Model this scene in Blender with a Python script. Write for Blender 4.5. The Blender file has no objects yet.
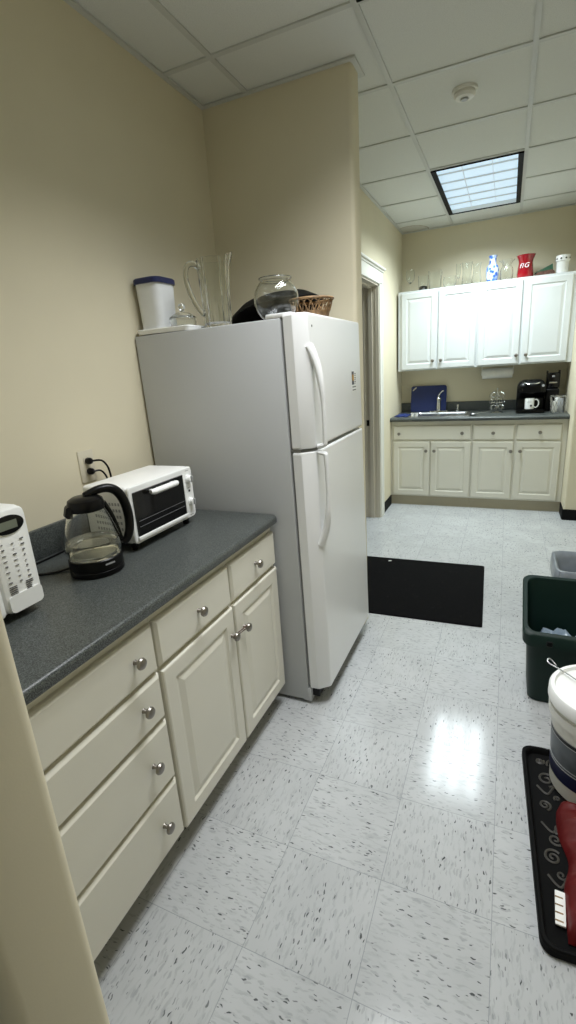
import bpy, bmesh, math, random
from mathutils import Vector, Matrix, noise
random.seed(7)
PI = math.pi
scene = bpy.context.scene
col = scene.collection

# ------------------------------------------------------------------ materials
def lin(h):
    h = h.lstrip('#')
    c = [int(h[i:i+2], 16)/255 for i in (0, 2, 4)]
    return tuple((x/12.92 if x <= .04045 else ((x+.055)/1.055)**2.4) for x in c) + (1,)

class NG:
    def __init__(s, name):
        s.m = bpy.data.materials.new(name); s.m.use_nodes = True
        s.t = s.m.node_tree; s.b = s.t.nodes['Principled BSDF']; s.out = s.t.nodes['Material Output']
    def n(s, kind, **kw):
        nd = s.t.nodes.new(kind)
        for k, v in kw.items():
            if k == 'inp':
                for a, b in v.items(): s.set(nd.inputs[a], b)
            else: setattr(nd, k, v)
        return nd
    def set(s, sock, v):
        if hasattr(v, 'is_linked') or isinstance(v, bpy.types.NodeSocket): s.t.links.new(v, sock)
        else: sock.default_value = v
    def math(s, op, a, b=0.0, c=0.0):
        nd = s.n('ShaderNodeMath', operation=op)
        s.set(nd.inputs[0], a); s.set(nd.inputs[1], b); s.set(nd.inputs[2], c)
        return nd.outputs[0]
    def mix(s, f, a, b):
        nd = s.n('ShaderNodeMix', data_type='RGBA')
        s.set(nd.inputs[0], f); s.set(nd.inputs[6], a); s.set(nd.inputs[7], b)
        return nd.outputs[2]
    def coord(s): return s.n('ShaderNodeTexCoord').outputs['Object']
    def noise(s, scale, vec=None, detail=2, out='Fac'):
        nd = s.n('ShaderNodeTexNoise'); nd.inputs['Scale'].default_value = scale; nd.inputs['Detail'].default_value = detail
        s.t.links.new(vec if vec is not None else s.coord(), nd.inputs['Vector'])
        return nd.outputs[out]
    def ramp(s, f, lo, hi):
        nd = s.n('ShaderNodeMapRange'); nd.inputs[1].default_value = lo; nd.inputs[2].default_value = hi
        s.set(nd.inputs[0], f); return nd.outputs[0]
    def bump(s, h, strength, dist=.001):
        nd = s.n('ShaderNodeBump'); nd.inputs['Strength'].default_value = strength; nd.inputs['Distance'].default_value = dist
        s.set(nd.inputs['Height'], h); s.t.links.new(nd.outputs[0], s.b.inputs['Normal'])

def mat(name, c, rough=.5, metal=0, spec=.5, bump=None, vary=None, **kw):
    g = NG(name); b = g.b
    base = lin(c) if isinstance(c, str) else c
    b.inputs['Base Color'].default_value = base
    b.inputs['Roughness'].default_value = rough; b.inputs['Metallic'].default_value = metal
    b.inputs['Specular IOR Level'].default_value = spec
    for k, v in kw.items(): b.inputs[k.replace('_', ' ')].default_value = v
    if vary:
        sc, amt = vary
        f = g.ramp(g.noise(sc), .35, .65)
        dk = tuple(x*(1-amt) for x in base[:3]) + (1,)
        g.set(b.inputs['Base Color'], g.mix(f, dk, base))
    if bump: g.bump(g.noise(bump[0], detail=3), bump[1])
    return g.m

M = {}
M['wall'] = mat('wall_paint', '#D9D1B8', .75, spec=.25, bump=(300, .1), vary=(3, .03))
M['white_trim'] = mat('white_trim_paint', '#E9E8E0', .4, vary=(8, .02))
M['jamb'] = mat('jamb_paint', '#CFC8B8', .45, vary=(8, .03))
M['ivory'] = mat('ivory_thermofoil', '#DAD7CA', .36, spec=.45, vary=(5, .02))
M['upper'] = mat('white_thermofoil', '#D0D4D4', .33, spec=.45, vary=(5, .02))
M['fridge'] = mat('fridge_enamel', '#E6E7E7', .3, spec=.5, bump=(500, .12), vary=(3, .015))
M['fridge_shaded'] = mat('fridge_shaded_enamel', '#B8BABB', .38, spec=.4, bump=(420, .25), vary=(3, .02))  # darker than the doors: the weaker light on the side is in the colour
M['gasket'] = mat('grey_gasket', '#8A8B8A', .6, vary=(20, .1))
M['nickel'] = mat('brushed_nickel', '#97928B', .36, 1, vary=(60, .12))
M['chrome'] = mat('chrome', '#D5D8DA', .1, 1, vary=(40, .05))
M['steel'] = mat('stainless_steel', '#B9BBBC', .3, 1, vary=(50, .1))
M['black'] = mat('black_plastic', '#050506', .34, spec=.25, vary=(30, .2))
M['black_matte'] = mat('black_vinyl', '#0A0A0B', .7, spec=.2, vary=(20, .25))
M['black_gloss'] = mat('black_gloss_glass', '#060607', .1, spec=.4, vary=(10, .1))
M['white'] = mat('white_plastic', '#EDEEEC', .3, vary=(12, .02))
M['white_metal'] = mat('white_enamel', '#EDEDEA', .35, vary=(12, .02))
M['grey'] = mat('grey_plastic', '#A3A5A6', .4, vary=(20, .06))
M['lcd'] = mat('grey_display', '#6F7568', .25, vary=(30, .05))
M['ink'] = mat('dark_print', '#68686A', .6, vary=(50, .1))
M['navy'] = mat('navy_lid_plastic', '#1D2552', .4, vary=(20, .1))
M['board'] = mat('blue_board_plastic', '#12265E', .45, vary=(20, .08))
M['bluecloth'] = mat('blue_cloth', '#142A66', .9, bump=(300, .6), vary=(60, .25))
M['green'] = mat('dark_green_plastic', '#0A241E', .5, spec=.3, vary=(12, .1))
M['bag'] = mat('blue_grey_film', '#8FA0B0', .3, vary=(15, .15), bump=(25, .5))
M['liner'] = mat('grey_film_liner', '#868D95', .3, vary=(14, .2), bump=(30, .6))
M['binplastic'] = mat('grey_bin_plastic', '#4A4E54', .45, vary=(15, .1))
M['red'] = mat('red_fabric', '#5F0A0C', .5, vary=(10, .18), bump=(40, .3))
M['redglass'] = mat('red_glazed_glass', '#8E0A1A', .12, vary=(6, .1), Coat_Weight=.6)
M['lettering'] = mat('white_lettering', '#E9DDE0', .5, vary=(30, .04))
M['paper'] = mat('white_paper', '#ECECE8', .8, bump=(120, .3), vary=(20, .04))
M['wicker'] = mat('wicker_cane', '#94744E', .6, bump=(160, .6), vary=(60, .5))
M['blackcloth'] = mat('black_bowl_lacquer', '#040404', .6, spec=.12, vary=(15, .3))
M['bucket'] = mat('bucket_plastic', '#DAD9D2', .38, vary=(10, .03))
M['lidwhite'] = mat('lid_plastic', '#EFF0EF', .35, vary=(10, .02))
M['labelgrey'] = mat('label_grey', '#4B5258', .35, vary=(14, .55))
M['labelnavy'] = mat('label_navy', '#14183A', .35, vary=(14, .2))
M['tray'] = mat('black_rubber_tray', '#090909', .7, spec=.12, vary=(25, .3))
M['scroll'] = mat('scroll_relief_rubber', '#3D3A34', .5, vary=(40, .3))
M['ceramic'] = mat('white_ceramic', '#EDEEEC', .25, vary=(10, .03))
M['basegrey'] = mat('wallplate_plastic', '#CFC8B4', .4, vary=(20, .03))
M['greenbox'] = mat('dark_green_card', '#2C5A40', .7, vary=(40, .35))
M['wovenbrown'] = mat('mottled_brown_weave', '#6A4A3C', .8, vary=(70, .6), bump=(120, .8))
M['yellow'] = mat('yellow_print', '#D9A63A', .5, vary=(40, .15))
M['purple'] = mat('dark_purple_print', '#22203A', .4, vary=(40, .2))
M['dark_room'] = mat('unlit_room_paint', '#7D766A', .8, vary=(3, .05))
M['toe_shaded'] = mat('toe_board_shaded', '#A8A08A', .5, vary=(6, .05))  # cabinet ivory darkened, the shade at floor level put into the colour
M['tie'] = mat('brown_cord', '#6A4B42', .6, vary=(80, .3))
M['frostlid'] = mat('frosted_poly', '#F0F2F2', .5, vary=(10, .03), Transmission_Weight=.15, IOR=1.2)

def glass(name, c='#FFFFFF', rough=0, ior=1.45):
    return mat(name, c, rough, spec=.5, Transmission_Weight=1.0, IOR=ior)
M['glass'] = glass('clear_glass', '#FBFDFC')
M['thin'] = glass('thin_clear_glass', '#FBFDFC', 0, 1.42)
M['water'] = glass('water', '#F7F4E8', 0, 1.33)

def floor_mat():
    g = NG('vinyl_composition_tile'); T = .3048; XM = 1.185
    co = g.coord(); sp = g.n('ShaderNodeSeparateXYZ'); g.set(sp.inputs[0], co)
    x, y = sp.outputs[0], sp.outputs[1]
    u = g.math('DIVIDE', g.math('SUBTRACT', x, XM), T); v = g.math('DIVIDE', y, T)
    fu, fv = g.math('FLOOR', u), g.math('FLOOR', v)
    par = g.math('MULTIPLY', g.math('FRACT', g.math('MULTIPLY', g.math('ADD', fu, fv), .5)), 2.0)
    wn = g.n('ShaderNodeTexWhiteNoise', noise_dimensions='2D')
    cb = g.n('ShaderNodeCombineXYZ'); g.set(cb.inputs[0], fu); g.set(cb.inputs[1], fv); g.set(wn.inputs[0], cb.outputs[0])
    off = g.n('ShaderNodeVectorMath', operation='SCALE'); g.set(off.inputs[0], wn.outputs['Color']); off.inputs['Scale'].default_value = 9.0
    a = g.n('ShaderNodeCombineXYZ'); g.set(a.inputs[0], x); g.set(a.inputs[1], y)
    b = g.n('ShaderNodeCombineXYZ'); g.set(b.inputs[0], y); g.set(b.inputs[1], x)
    mx = g.n('ShaderNodeMix', data_type='VECTOR'); g.set(mx.inputs[0], par); g.set(mx.inputs[4], a.outputs[0]); g.set(mx.inputs[5], b.outputs[0])
    ad = g.n('ShaderNodeVectorMath', operation='ADD'); g.set(ad.inputs[0], mx.outputs[1]); g.set(ad.inputs[1], off.outputs[0])
    # wobble so that flecks are irregular
    wob = g.n('ShaderNodeVectorMath', operation='MULTIPLY_ADD')
    g.set(wob.inputs[0], g.noise(42, ad.outputs[0], 2, 'Color')); wob.inputs[1].default_value = (.016, .016, 0); g.set(wob.inputs[2], ad.outputs[0])
    def stretch(sx, sy):
        s = g.n('ShaderNodeVectorMath', operation='MULTIPLY'); g.set(s.inputs[0], wob.outputs[0]); s.inputs[1].default_value = (sx, sy, 1); return s.outputs[0]
    def flecks(sx, sy, keep, size):
        vo = g.n('ShaderNodeTexVoronoi', voronoi_dimensions='2D'); g.set(vo.inputs['Vector'], stretch(sx, sy)); vo.inputs['Scale'].default_value = 1
        cs = g.n('ShaderNodeSeparateXYZ'); g.set(cs.inputs[0], vo.outputs['Color'])
        on = g.math('GREATER_THAN', cs.outputs[0], 1-keep)
        rad = g.math('MULTIPLY', cs.outputs[1], size)
        inside = g.ramp(g.math('SUBTRACT', rad, vo.outputs['Distance']), -.03, .05)
        return g.math('MULTIPLY', on, inside), cs.outputs[2]
    f1, r1 = flecks(150, 42, .22, .36)
    f2, r2 = flecks(110, 30, .5, .40)
    st = g.ramp(g.noise(1, stretch(110, 22), 3), .52, .7)
    base = g.mix(g.ramp(g.noise(5, ad.outputs[0]), .3, .7), lin('#AFB1B2'), lin('#B9BBBC'))
    c1 = g.mix(g.math('MULTIPLY', st, .55), base, lin('#9A9D9E'))
    c2 = g.mix(g.math('MULTIPLY', f2, .45), c1, lin('#909394'))
    c3 = g.mix(g.math('MULTIPLY', f1, g.ramp(r1, -.2, .8)), c2, lin('#505354'))
    du = g.math('ABSOLUTE', g.math('SUBTRACT', g.math('FRACT', g.math('ADD', u, .5)), .5))
    dv = g.math('ABSOLUTE', g.math('SUBTRACT', g.math('FRACT', g.math('ADD', v, .5)), .5))
    line = g.math('LESS_THAN', g.math('MINIMUM', du, dv), .0034)
    c4 = g.mix(g.math('MULTIPLY', line, .75), c3, lin('#8A8E90'))
    g.set(g.b.inputs['Base Color'], c4)
    rg = g.ramp(g.noise(2.2), .3, .7)
    g.set(g.b.inputs['Roughness'], g.math('MULTIPLY_ADD', rg, .05, .11))
    g.b.inputs['Specular IOR Level'].default_value = .25
    g.bump(g.math('ADD', g.math('MULTIPLY', g.noise(14), .8), g.math('MULTIPLY', line, -.25)), .10, .0012)
    return g.m
M['floor'] = floor_mat()

def ceiling_mat():
    g = NG('acoustic_tile'); co = g.coord()
    f = g.ramp(g.noise(330, co, 2), .36, .5)
    base = g.mix(f, lin('#CCCECA'), lin('#DADCD8'))
    # brownish water-stain outline in the far left corner tile
    sp = g.n('ShaderNodeSeparateXYZ'); g.set(sp.inputs[0], co)
    dx = g.math('SUBTRACT', sp.outputs[0], .49); dy = g.math('SUBTRACT', sp.outputs[1], 4.50)
    d = g.math('SQRT', g.math('ADD', g.math('POWER', g.math('MULTIPLY', dx, 1.3), 2), g.math('POWER', dy, 2)))
    d = g.math('ADD', d, g.math('MULTIPLY', g.math('SUBTRACT', g.noise(9, co), .5), .07))
    ring = g.math('SUBTRACT', 1, g.ramp(g.math('ABSOLUTE', g.math('SUBTRACT', d, .19)), .004, .016))
    inner = g.math('MULTIPLY', g.math('LESS_THAN', d, .19), .2)
    c = g.mix(g.math('MAXIMUM', g.math('MULTIPLY', ring, .6), inner), base, lin('#8C7350'))
    g.set(g.b.inputs['Base Color'], c); g.b.inputs['Roughness'].default_value = .9; g.b.inputs['Specular IOR Level'].default_value = .15
    g.bump(f, .25)
    return g.m
M['tile'] = ceiling_mat()
M['grid'] = mat('ceiling_grid_steel', '#C4C6C2', .45, vary=(20, .02))

def counter_mat():
    g = NG('speckled_laminate')
    n1 = g.ramp(g.noise(360, None, 1), .42, .6); n2 = g.ramp(g.noise(150, None, 3), .4, .66)
    c = g.mix(n1, lin('#2B2F2E'), lin('#5F6361')); c = g.mix(g.math('MULTIPLY', n2, .55), c, lin('#434846'))
    g.set(g.b.inputs['Base Color'], c); g.b.inputs['Roughness'].default_value = .36; g.b.inputs['Specular IOR Level'].default_value = .45
    g.bump(n1, .05)
    return g.m
M['counter'] = counter_mat()

def mat_fiber():
    g = NG('black_mat_pile')
    f = g.ramp(g.noise(300, None, 3), .35, .7); s = g.ramp(g.noise(38, None, 4), .66, .78)
    c = g.mix(f, lin('#070708'), lin('#141416')); c = g.mix(g.math('MULTIPLY', s, .35), c, lin('#55554F'))
    g.set(g.b.inputs['Base Color'], c); g.b.inputs['Roughness'].default_value = .95; g.b.inputs['Specular IOR Level'].default_value = .1
    g.bump(f, .9, .003)
    return g.m
M['mat'] = mat_fiber()

def vase_mat():
    g = NG('blue_white_glaze')
    vo = g.n('ShaderNodeTexVoronoi'); vo.inputs['Scale'].default_value = 30; g.set(vo.inputs['Vector'], g.coord())
    f = g.ramp(vo.outputs['Distance'], .3, .6)
    c = g.mix(f, lin('#2F5FB5'), lin('#CFDCF0')); c = g.mix(g.ramp(g.noise(16), .5, .68), c, lin('#3A6CC0'))
    g.set(g.b.inputs['Base Color'], c); g.b.inputs['Roughness'].default_value = .15
    return g.m
M['vase'] = vase_mat()

def emis(name, c, s):
    g = NG(name); g.b.inputs['Base Color'].default_value = (.3, .3, .3, 1)
    g.b.inputs['Emission Color'].default_value = c; g.b.inputs['Emission Strength'].default_value = s
    return g.m
M['lens'] = emis('lit_lamp_lens', (.62, .84, 1.0, 1), .80)
M['tube'] = emis('lit_fluorescent_tube', (.8, .95, 1.0, 1), 1.7)

# ------------------------------------------------------------------ mesh helpers
def B(): return bmesh.new()
def box(bm, x0, x1, y0, y1, z0, z1, bev=0, seg=2, rot=None):
    vs = [bm.verts.new((x, y, z)) for x in (x0, x1) for y in (y0, y1) for z in (z0, z1)]
    fs = [(0, 1, 3, 2), (4, 6, 7, 5), (0, 4, 5, 1), (2, 3, 7, 6), (0, 2, 6, 4), (1, 5, 7, 3)]
    F = [bm.faces.new([vs[i] for i in f]) for f in fs]
    if bev:
        es = list({e for f in F for e in f.edges})
        r = bmesh.ops.bevel(bm, geom=es, offset=bev, segments=seg, profile=.5, affect='EDGES')
    return vs
def bevel_box(x0, x1, y0, y1, z0, z1, bev, seg=3):
    bm = B(); box(bm, x0, x1, y0, y1, z0, z1, bev, seg); return bm
def lathe(bm, prof, mtx=None, seg=28, mod=None):
    mtx = mtx or Matrix.Identity(4); rings = []
    for r, z in prof:
        if r < 1e-6: rings.append([bm.verts.new(mtx @ Vector((0, 0, z)))])
        else:
            ring = []
            for i in range(seg):
                a = 2*PI*i/seg; rr = r*(mod(a, z) if mod else 1)
                ring.append(bm.verts.new(mtx @ Vector((rr*math.cos(a), rr*math.sin(a), z))))
            rings.append(ring)
    for A, C in zip(rings, rings[1:]):
        if len(A) == 1 and len(C) == 1: continue
        for i in range(seg):
            j = (i+1) % seg
            if len(A) == 1: bm.faces.new((A[0], C[j], C[i]))
            elif len(C) == 1: bm.faces.new((A[i], A[j], C[0]))
            else: bm.faces.new((A[i], A[j], C[j], C[i]))
    return rings
def at(x, y, z): return Matrix.Translation((x, y, z))
def tube(bm, pts, r, seg=10, closed=False, flat=1.0, up=None):
    pts = [Vector(p) for p in pts]; n = len(pts); rings = []
    rad = r if isinstance(r, (list, tuple)) else [r]*n
    ref = Vector(up) if up else None
    for i, p in enumerate(pts):
        if closed: t = (pts[(i+1) % n]-pts[i-1])
        else: t = pts[min(i+1, n-1)]-pts[max(i-1, 0)]
        t.normalize()
        if ref is None:
            ref = Vector((0, 0, 1)) if abs(t.z) < .9 else Vector((1, 0, 0))
        a = (ref-t*ref.dot(t))
        if a.length < 1e-5: a = t.orthogonal()
        a.normalize(); b = t.cross(a)
        if not up: ref = a
        rings.append([bm.verts.new(p+(a*math.cos(2*PI*k/seg)*flat+b*math.sin(2*PI*k/seg))*rad[i]) for k in range(seg)])
    pairs = list(zip(rings, rings[1:]))+([(rings[-1], rings[0])] if closed else [])
    for A, C in pairs:
        for k in range(seg):
            bm.faces.new((A[k], A[(k+1) % seg], C[(k+1) % seg], C[k]))
    if not closed:
        bm.faces.new(rings[0][::-1]); bm.faces.new(rings[-1])
def smooth_path(pts, sub=6, closed=False):
    pts = [Vector(p) for p in pts]; out = []; n = len(pts)
    for i in range(n if closed else n-1):
        if closed: p0, p1, p2, p3 = pts[i-1], pts[i], pts[(i+1) % n], pts[(i+2) % n]
        else: p0, p1, p2, p3 = pts[max(i-1, 0)], pts[i], pts[i+1], pts[min(i+2, n-1)]
        for k in range(sub):
            t = k/sub
            out.append(.5*((2*p1)+(p2-p0)*t+(2*p0-5*p1+4*p2-p3)*t*t+(3*p1-p0-3*p2+p3)*t**3))
    if not closed: out.append(pts[-1])
    return out
def prism(bm, outline, f0, f1):
    """outline: list of 2d; f0/f1: map 2d -> 3d for the two ends"""
    a = [bm.verts.new(f0(p)) for p in outline]; b = [bm.verts.new(f1(p)) for p in outline]; n = len(a)
    for i in range(n): bm.faces.new((a[i], a[(i+1) % n], b[(i+1) % n], b[i]))
    bm.faces.new(a[::-1]); bm.faces.new(b)
def loft(bm, rings, cap0=False, cap1=False):
    R = [[bm.verts.new(p) for p in r] for r in rings]
    for A, C in zip(R, R[1:]):
        n = len(A)
        for i in range(n): bm.faces.new((A[i], A[(i+1) % n], C[(i+1) % n], C[i]))
    if cap0: bm.faces.new(R[0][::-1])
    if cap1: bm.faces.new(R[-1])
    return R
def rrect(x0, x1, y0, y1, r, seg=5):
    out = []
    for cx, cy, a0 in ((x1-r, y1-r, 0), (x0+r, y1-r, PI/2), (x0+r, y0+r, PI), (x1-r, y0+r, 3*PI/2)):
        for i in range(seg+1):
            a = a0+PI/2*i/seg; out.append((cx+r*math.cos(a), cy+r*math.sin(a)))
    return out
def panel(bm, o, u, v, n, w, h, rings):
    """slab of size w x h at corner o; rings = (inset, height) from the back outwards"""
    o, u, v, n = Vector(o), Vector(u), Vector(v), Vector(n)
    R = []
    for ins, d in rings:
        R.append([o+u*a+v*b+n*d for a, b in ((ins, ins), (w-ins, ins), (w-ins, h-ins), (ins, h-ins))])
    loft(bm, R, True, True)
DOOR = [(0, 0), (0, .013), (.003, .0175), (.007, .019), (.052, .019), (.055, .0165), (.060, .0125), (.066, .0125), (.086, .0185), (.088, .019)]
DRAW = [(0, 0), (0, .009), (.0015, .0115), (.0085, .0178), (.010, .0185)]

def link(o, parent=None):
    col.objects.link(o)
    if parent is not None: o.parent = parent
    return o
def ob(name, bm, m, parent=None, smooth=True, angle=35, loc=None):
    bmesh.ops.recalc_face_normals(bm, faces=bm.faces[:])
    me = bpy.data.meshes.new(name)
    if smooth:
        lim = math.radians(angle)
        for f in bm.faces: f.smooth = True
        for e in bm.edges:
            if len(e.link_faces) == 2 and e.link_faces[0].normal.angle(e.link_faces[1].normal, 0) > lim: e.smooth = False
    bm.to_mesh(me); bm.free()
    me.materials.append(M[m] if isinstance(m, str) else m)
    o = bpy.data.objects.new(name, me)
    if loc: o.location = loc
    return link(o, parent)
def thing(name, label, cat, loc=(0, 0, 0), rz=0, group=None):
    o = bpy.data.objects.new(name, None); o.empty_display_size = .05
    o.location = loc; o.rotation_euler = (0, 0, rz); link(o)
    return tag(o, label, cat, group)
def tag(o, label, cat, group=None):
    o['label'] = label; o['category'] = cat
    if group: o['group'] = group
    return o
def struct(name, bm, m, parent=None, **kw):
    o = ob(name, bm, m, parent, **kw); o['kind'] = 'structure'; return o
def text_bm(body, size, mtx, depth=.0006):
    cu = bpy.data.curves.new('lettering', 'FONT'); cu.body = body; cu.size = size; cu.extrude = depth
    cu.shear = .25; cu.space_character = 1.2; cu.align_x = 'CENTER'; cu.align_y = 'CENTER'
    o = bpy.data.objects.new('lettering', cu); col.objects.link(o)
    dg = bpy.context.evaluated_depsgraph_get()
    me = bpy.data.meshes.new_from_object(o.evaluated_get(dg))
    bpy.data.objects.remove(o); bm = B(); bm.from_mesh(me); bpy.data.meshes.remove(me); bpy.data.curves.remove(cu)
    bmesh.ops.transform(bm, matrix=mtx, verts=bm.verts)
    return bm
def frame(o, u, v):
    u, v = Vector(u), Vector(v); n = u.cross(v)
    m = Matrix((u, v, n)).transposed().to_4x4(); m.translation = Vector(o); return m

# ------------------------------------------------------------------ room shell
H = 2.718; YB = 4.549; XR = 2.32; YF = -2.6; XL2 = .37; YP = 1.403; PT = .12
bm = B(); box(bm, -1.0, XR+.1, YF-.1, YB+.1, -.06, 0); struct('floor', bm, 'floor', smooth=False)

GX0, GY0, G = .2524, 1.0831, .6096
def cell_x(k): return GX0+k*G
def cell_y(k): return GY0+k*G
lights = [(1, 3), (1, -2), (1, -6)]                       # (column, first row) of the 2x4 troffers, the last an added fill light
taken = {(c, r+q) for c, r in lights for q in (0, 1)}
bm = B()
for i in range(-1, 4):
    for j in range(-7, 7):
        if (i, j) in taken: continue
        x0, x1 = max(cell_x(i), -.02), min(cell_x(i+1), XR+.02); y0, y1 = max(cell_y(j), YF-.02), min(cell_y(j+1), YB+.02)
        if x1-x0 < .01 or y1-y0 < .01: continue
        box(bm, x0, x1, y0, y1, H+.006, H+.026)
ceil = struct('ceiling', bm, 'tile', smooth=False)
bm = B(); w = .012
for i in range(0, 4): box(bm, cell_x(i)-w, cell_x(i)+w, YF, YB, H-.001, H+.007)
mids = {r+1 for c, r in lights}
for j in range(-6, 7):
    y = cell_y(j)
    if y > YB: continue
    xa = 0 if y < YP else XL2
    for xs, xe in (((xa, cell_x(1)-w), (cell_x(2)+w, XR)) if j in mids else ((xa, XR),)):
        box(bm, xs, xe, y-w, y+w, H-.0005, H+.0065)
gr = struct('ceiling_grid', bm, 'grid', ceil, smooth=False)
# perimeter angle
bm = B(); t = .022; z0, z1 = H-.004, H+.004
box(bm, 0, t, -.697, YP-t, z0, z1)
ring_in = [(0, YP-t), (.755+t, YP-t), (.755+t, YP+PT+t), (XL2+t, YP+PT+t), (XL2+t, YB-t), (1.975, YB-t), (1.975, YB), (XL2, YB), (XL2, YP+PT), (.75, YP+PT), (.75, YP), (0, YP)]
prism(bm, ring_in, lambda p: (p[0], p[1], z0), lambda p: (p[0], p[1], z1))
struct('trim_1', bm, 'grid', smooth=False)

bm = B(); box(bm, -.12, 0, YF, YP+.001, 0, H+.02); struct('wall_left', bm, 'wall', smooth=False)
# divider behind the refrigerator, with rounded corner beads
bm = B(); r = .02
out = [(0, YP), (.755-r, YP)]
out += [(.755-r+r*math.sin(a), YP+r-r*math.cos(a)) for a in [PI/2*k/6 for k in range(1, 7)]]
out += [(.755-r+r*math.cos(a), YP+PT-r+r*math.sin(a)) for a in [PI/2*k/6 for k in range(0, 7)]]
out += [(0, YP+PT)]
prism(bm, out, lambda p: (p[0], p[1], 0), lambda p: (p[0], p[1], H+.02)); struct('wall_divider', bm, 'wall')
# back left wall with the doorway
DY0, DY1, DZ = 2.64, 3.475, 2.13
bm = B()
box(bm, .23, XL2, YP+PT, DY0, 0, H+.02); box(bm, .23, XL2, DY1, YB, 0, H+.02); box(bm, .23, XL2, DY0, DY1, DZ, H+.02)
struct('wall_hall_left', bm, 'wall', smooth=False)
bm = B(); box(bm, .1, XR+.1, YB, YB+.1, 0, H+.02); struct('wall_back', bm, 'wall', smooth=False)
bm = B(); box(bm, XR, XR+.1, YF-.1, YB, 0, H+.02); struct('wall_right', bm, 'wall', smooth=False)
bm = B(); box(bm, -.12, XR+.1, YF-.1, YF, 0, H+.02); struct('wall_front', bm, 'wall', smooth=False)
# nib right of the sink alcove
bm = B(); r = .02; X0, Y0 = 1.975, 3.73
out = [(XR, Y0), (XR, YB), (X0, YB)] + [(X0+r-r*math.cos(a), Y0+r-r*math.sin(a)) for a in [PI/2*k/6 for k in range(0, 7)]]
prism(bm, out, lambda p: (p[0], p[1], 0), lambda p: (p[0], p[1], H+.02)); struct('wall_alcove_right', bm, 'wall')
# wall stub at the near end of the counter (rounded corners)
bm = B(); r = .022; SX, SY0, SY1 = .893, -.832, -.697
out = [(0, SY1), (0, SY0), (SX-r, SY0)]
out += [(SX-r+r*math.sin(a), SY0+r-r*math.cos(a)) for a in [PI/2*k/6 for k in range(1, 7)]]
out += [(SX-r+r*math.cos(a), SY1-r+r*math.sin(a)) for a in [PI/2*k/6 for k in range(0, 7)]]
prism(bm, out, lambda p: (p[0], p[1], 0), lambda p: (p[0], p[1], H+.02))
box(bm, 1.95, XR, SY0, SY1, 0, H+.02, .0); box(bm, SX-r-.002, 1.952, SY0, SY1, 2.13, H+.02)  # pier and header out of view, added to keep bounce light off the stub
struct('wall_near', bm, 'wall')
# dark room past the doorway
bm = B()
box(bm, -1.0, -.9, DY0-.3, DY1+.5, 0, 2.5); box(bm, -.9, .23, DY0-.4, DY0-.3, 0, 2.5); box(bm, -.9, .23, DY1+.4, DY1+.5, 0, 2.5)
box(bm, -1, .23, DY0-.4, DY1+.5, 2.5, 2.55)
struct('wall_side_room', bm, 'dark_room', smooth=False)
# door frame
bm = B(); d = .012
box(bm, .225, XL2+.004, DY1-.02, DY1, 0, DZ); box(bm, .225, XL2+.004, DY0, DY0+.02, 0, DZ); box(bm, .225, XL2+.004, DY0, DY1, DZ-.02, DZ)
box(bm, .235, .245, DY1-.032, DY1-.02, 0, DZ-.02); box(bm, .285, .318, DY1-.036, DY1-.02, 0, DZ-.02); box(bm, .345, .352, DY1-.024, DY1-.02, 0, DZ-.02); box(bm, .285, .318, DY0+.02, DY0+.034, 0, DZ-.02); box(bm, .285, .318, DY0+.02, DY1-.02, DZ-.034, DZ-.02)
jm = struct('door_1', bm, 'jamb', smooth=False)
bm = B(); cw = .105
def casing(bm, y0, y1, z0, z1): box(bm, XL2, XL2+.018, y0, y1, z0, z1, .004, 1)
casing(bm, DY1-.006, DY1+cw, 0, DZ+.01); casing(bm, DY0-cw, DY0+.006, 0, DZ+.01)
for yy in (DY1+.03, DY1+.07): box(bm, XL2, XL2+.023, yy, yy+.012, 0, DZ, .003, 1)
casing(bm, DY0-cw, DY1+cw, DZ-.006, DZ+.11)
box(bm, XL2, XL2+.028, DY0-cw-.015, DY1+cw+.015, DZ+.095, DZ+.112, .004, 1); box(bm, XL2, XL2+.042, DY0-cw-.03, DY1+cw+.03, DZ+.112, DZ+.13, .005, 2)
struct('door_casing', bm, 'white_trim', jm)
bm = B(); box(bm, .252, .277, DY1-.0225, DY1-.0195, .905, .96, .001, 1); struct('strike_plate', bm, 'black', jm)
# black vinyl base
bm = B(); box(bm, XL2, XL2+.008, DY1+cw, 3.955, 0, .1); box(bm, XL2, XL2+.008, YP+PT, DY0-cw, 0, .1); struct('baseboard_left', bm, 'black_matte', smooth=False)
bm = B(); box(bm, X0-.008, X0, Y0+.015, 3.955, 0, .1); box(bm, X0-.006, XR, Y0-.008, Y0, 0, .1, .003, 1); box(bm, XR-.008, XR, YF, Y0, 0, .1)
struct('baseboard_right', bm, 'black_matte', smooth=False)

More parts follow.
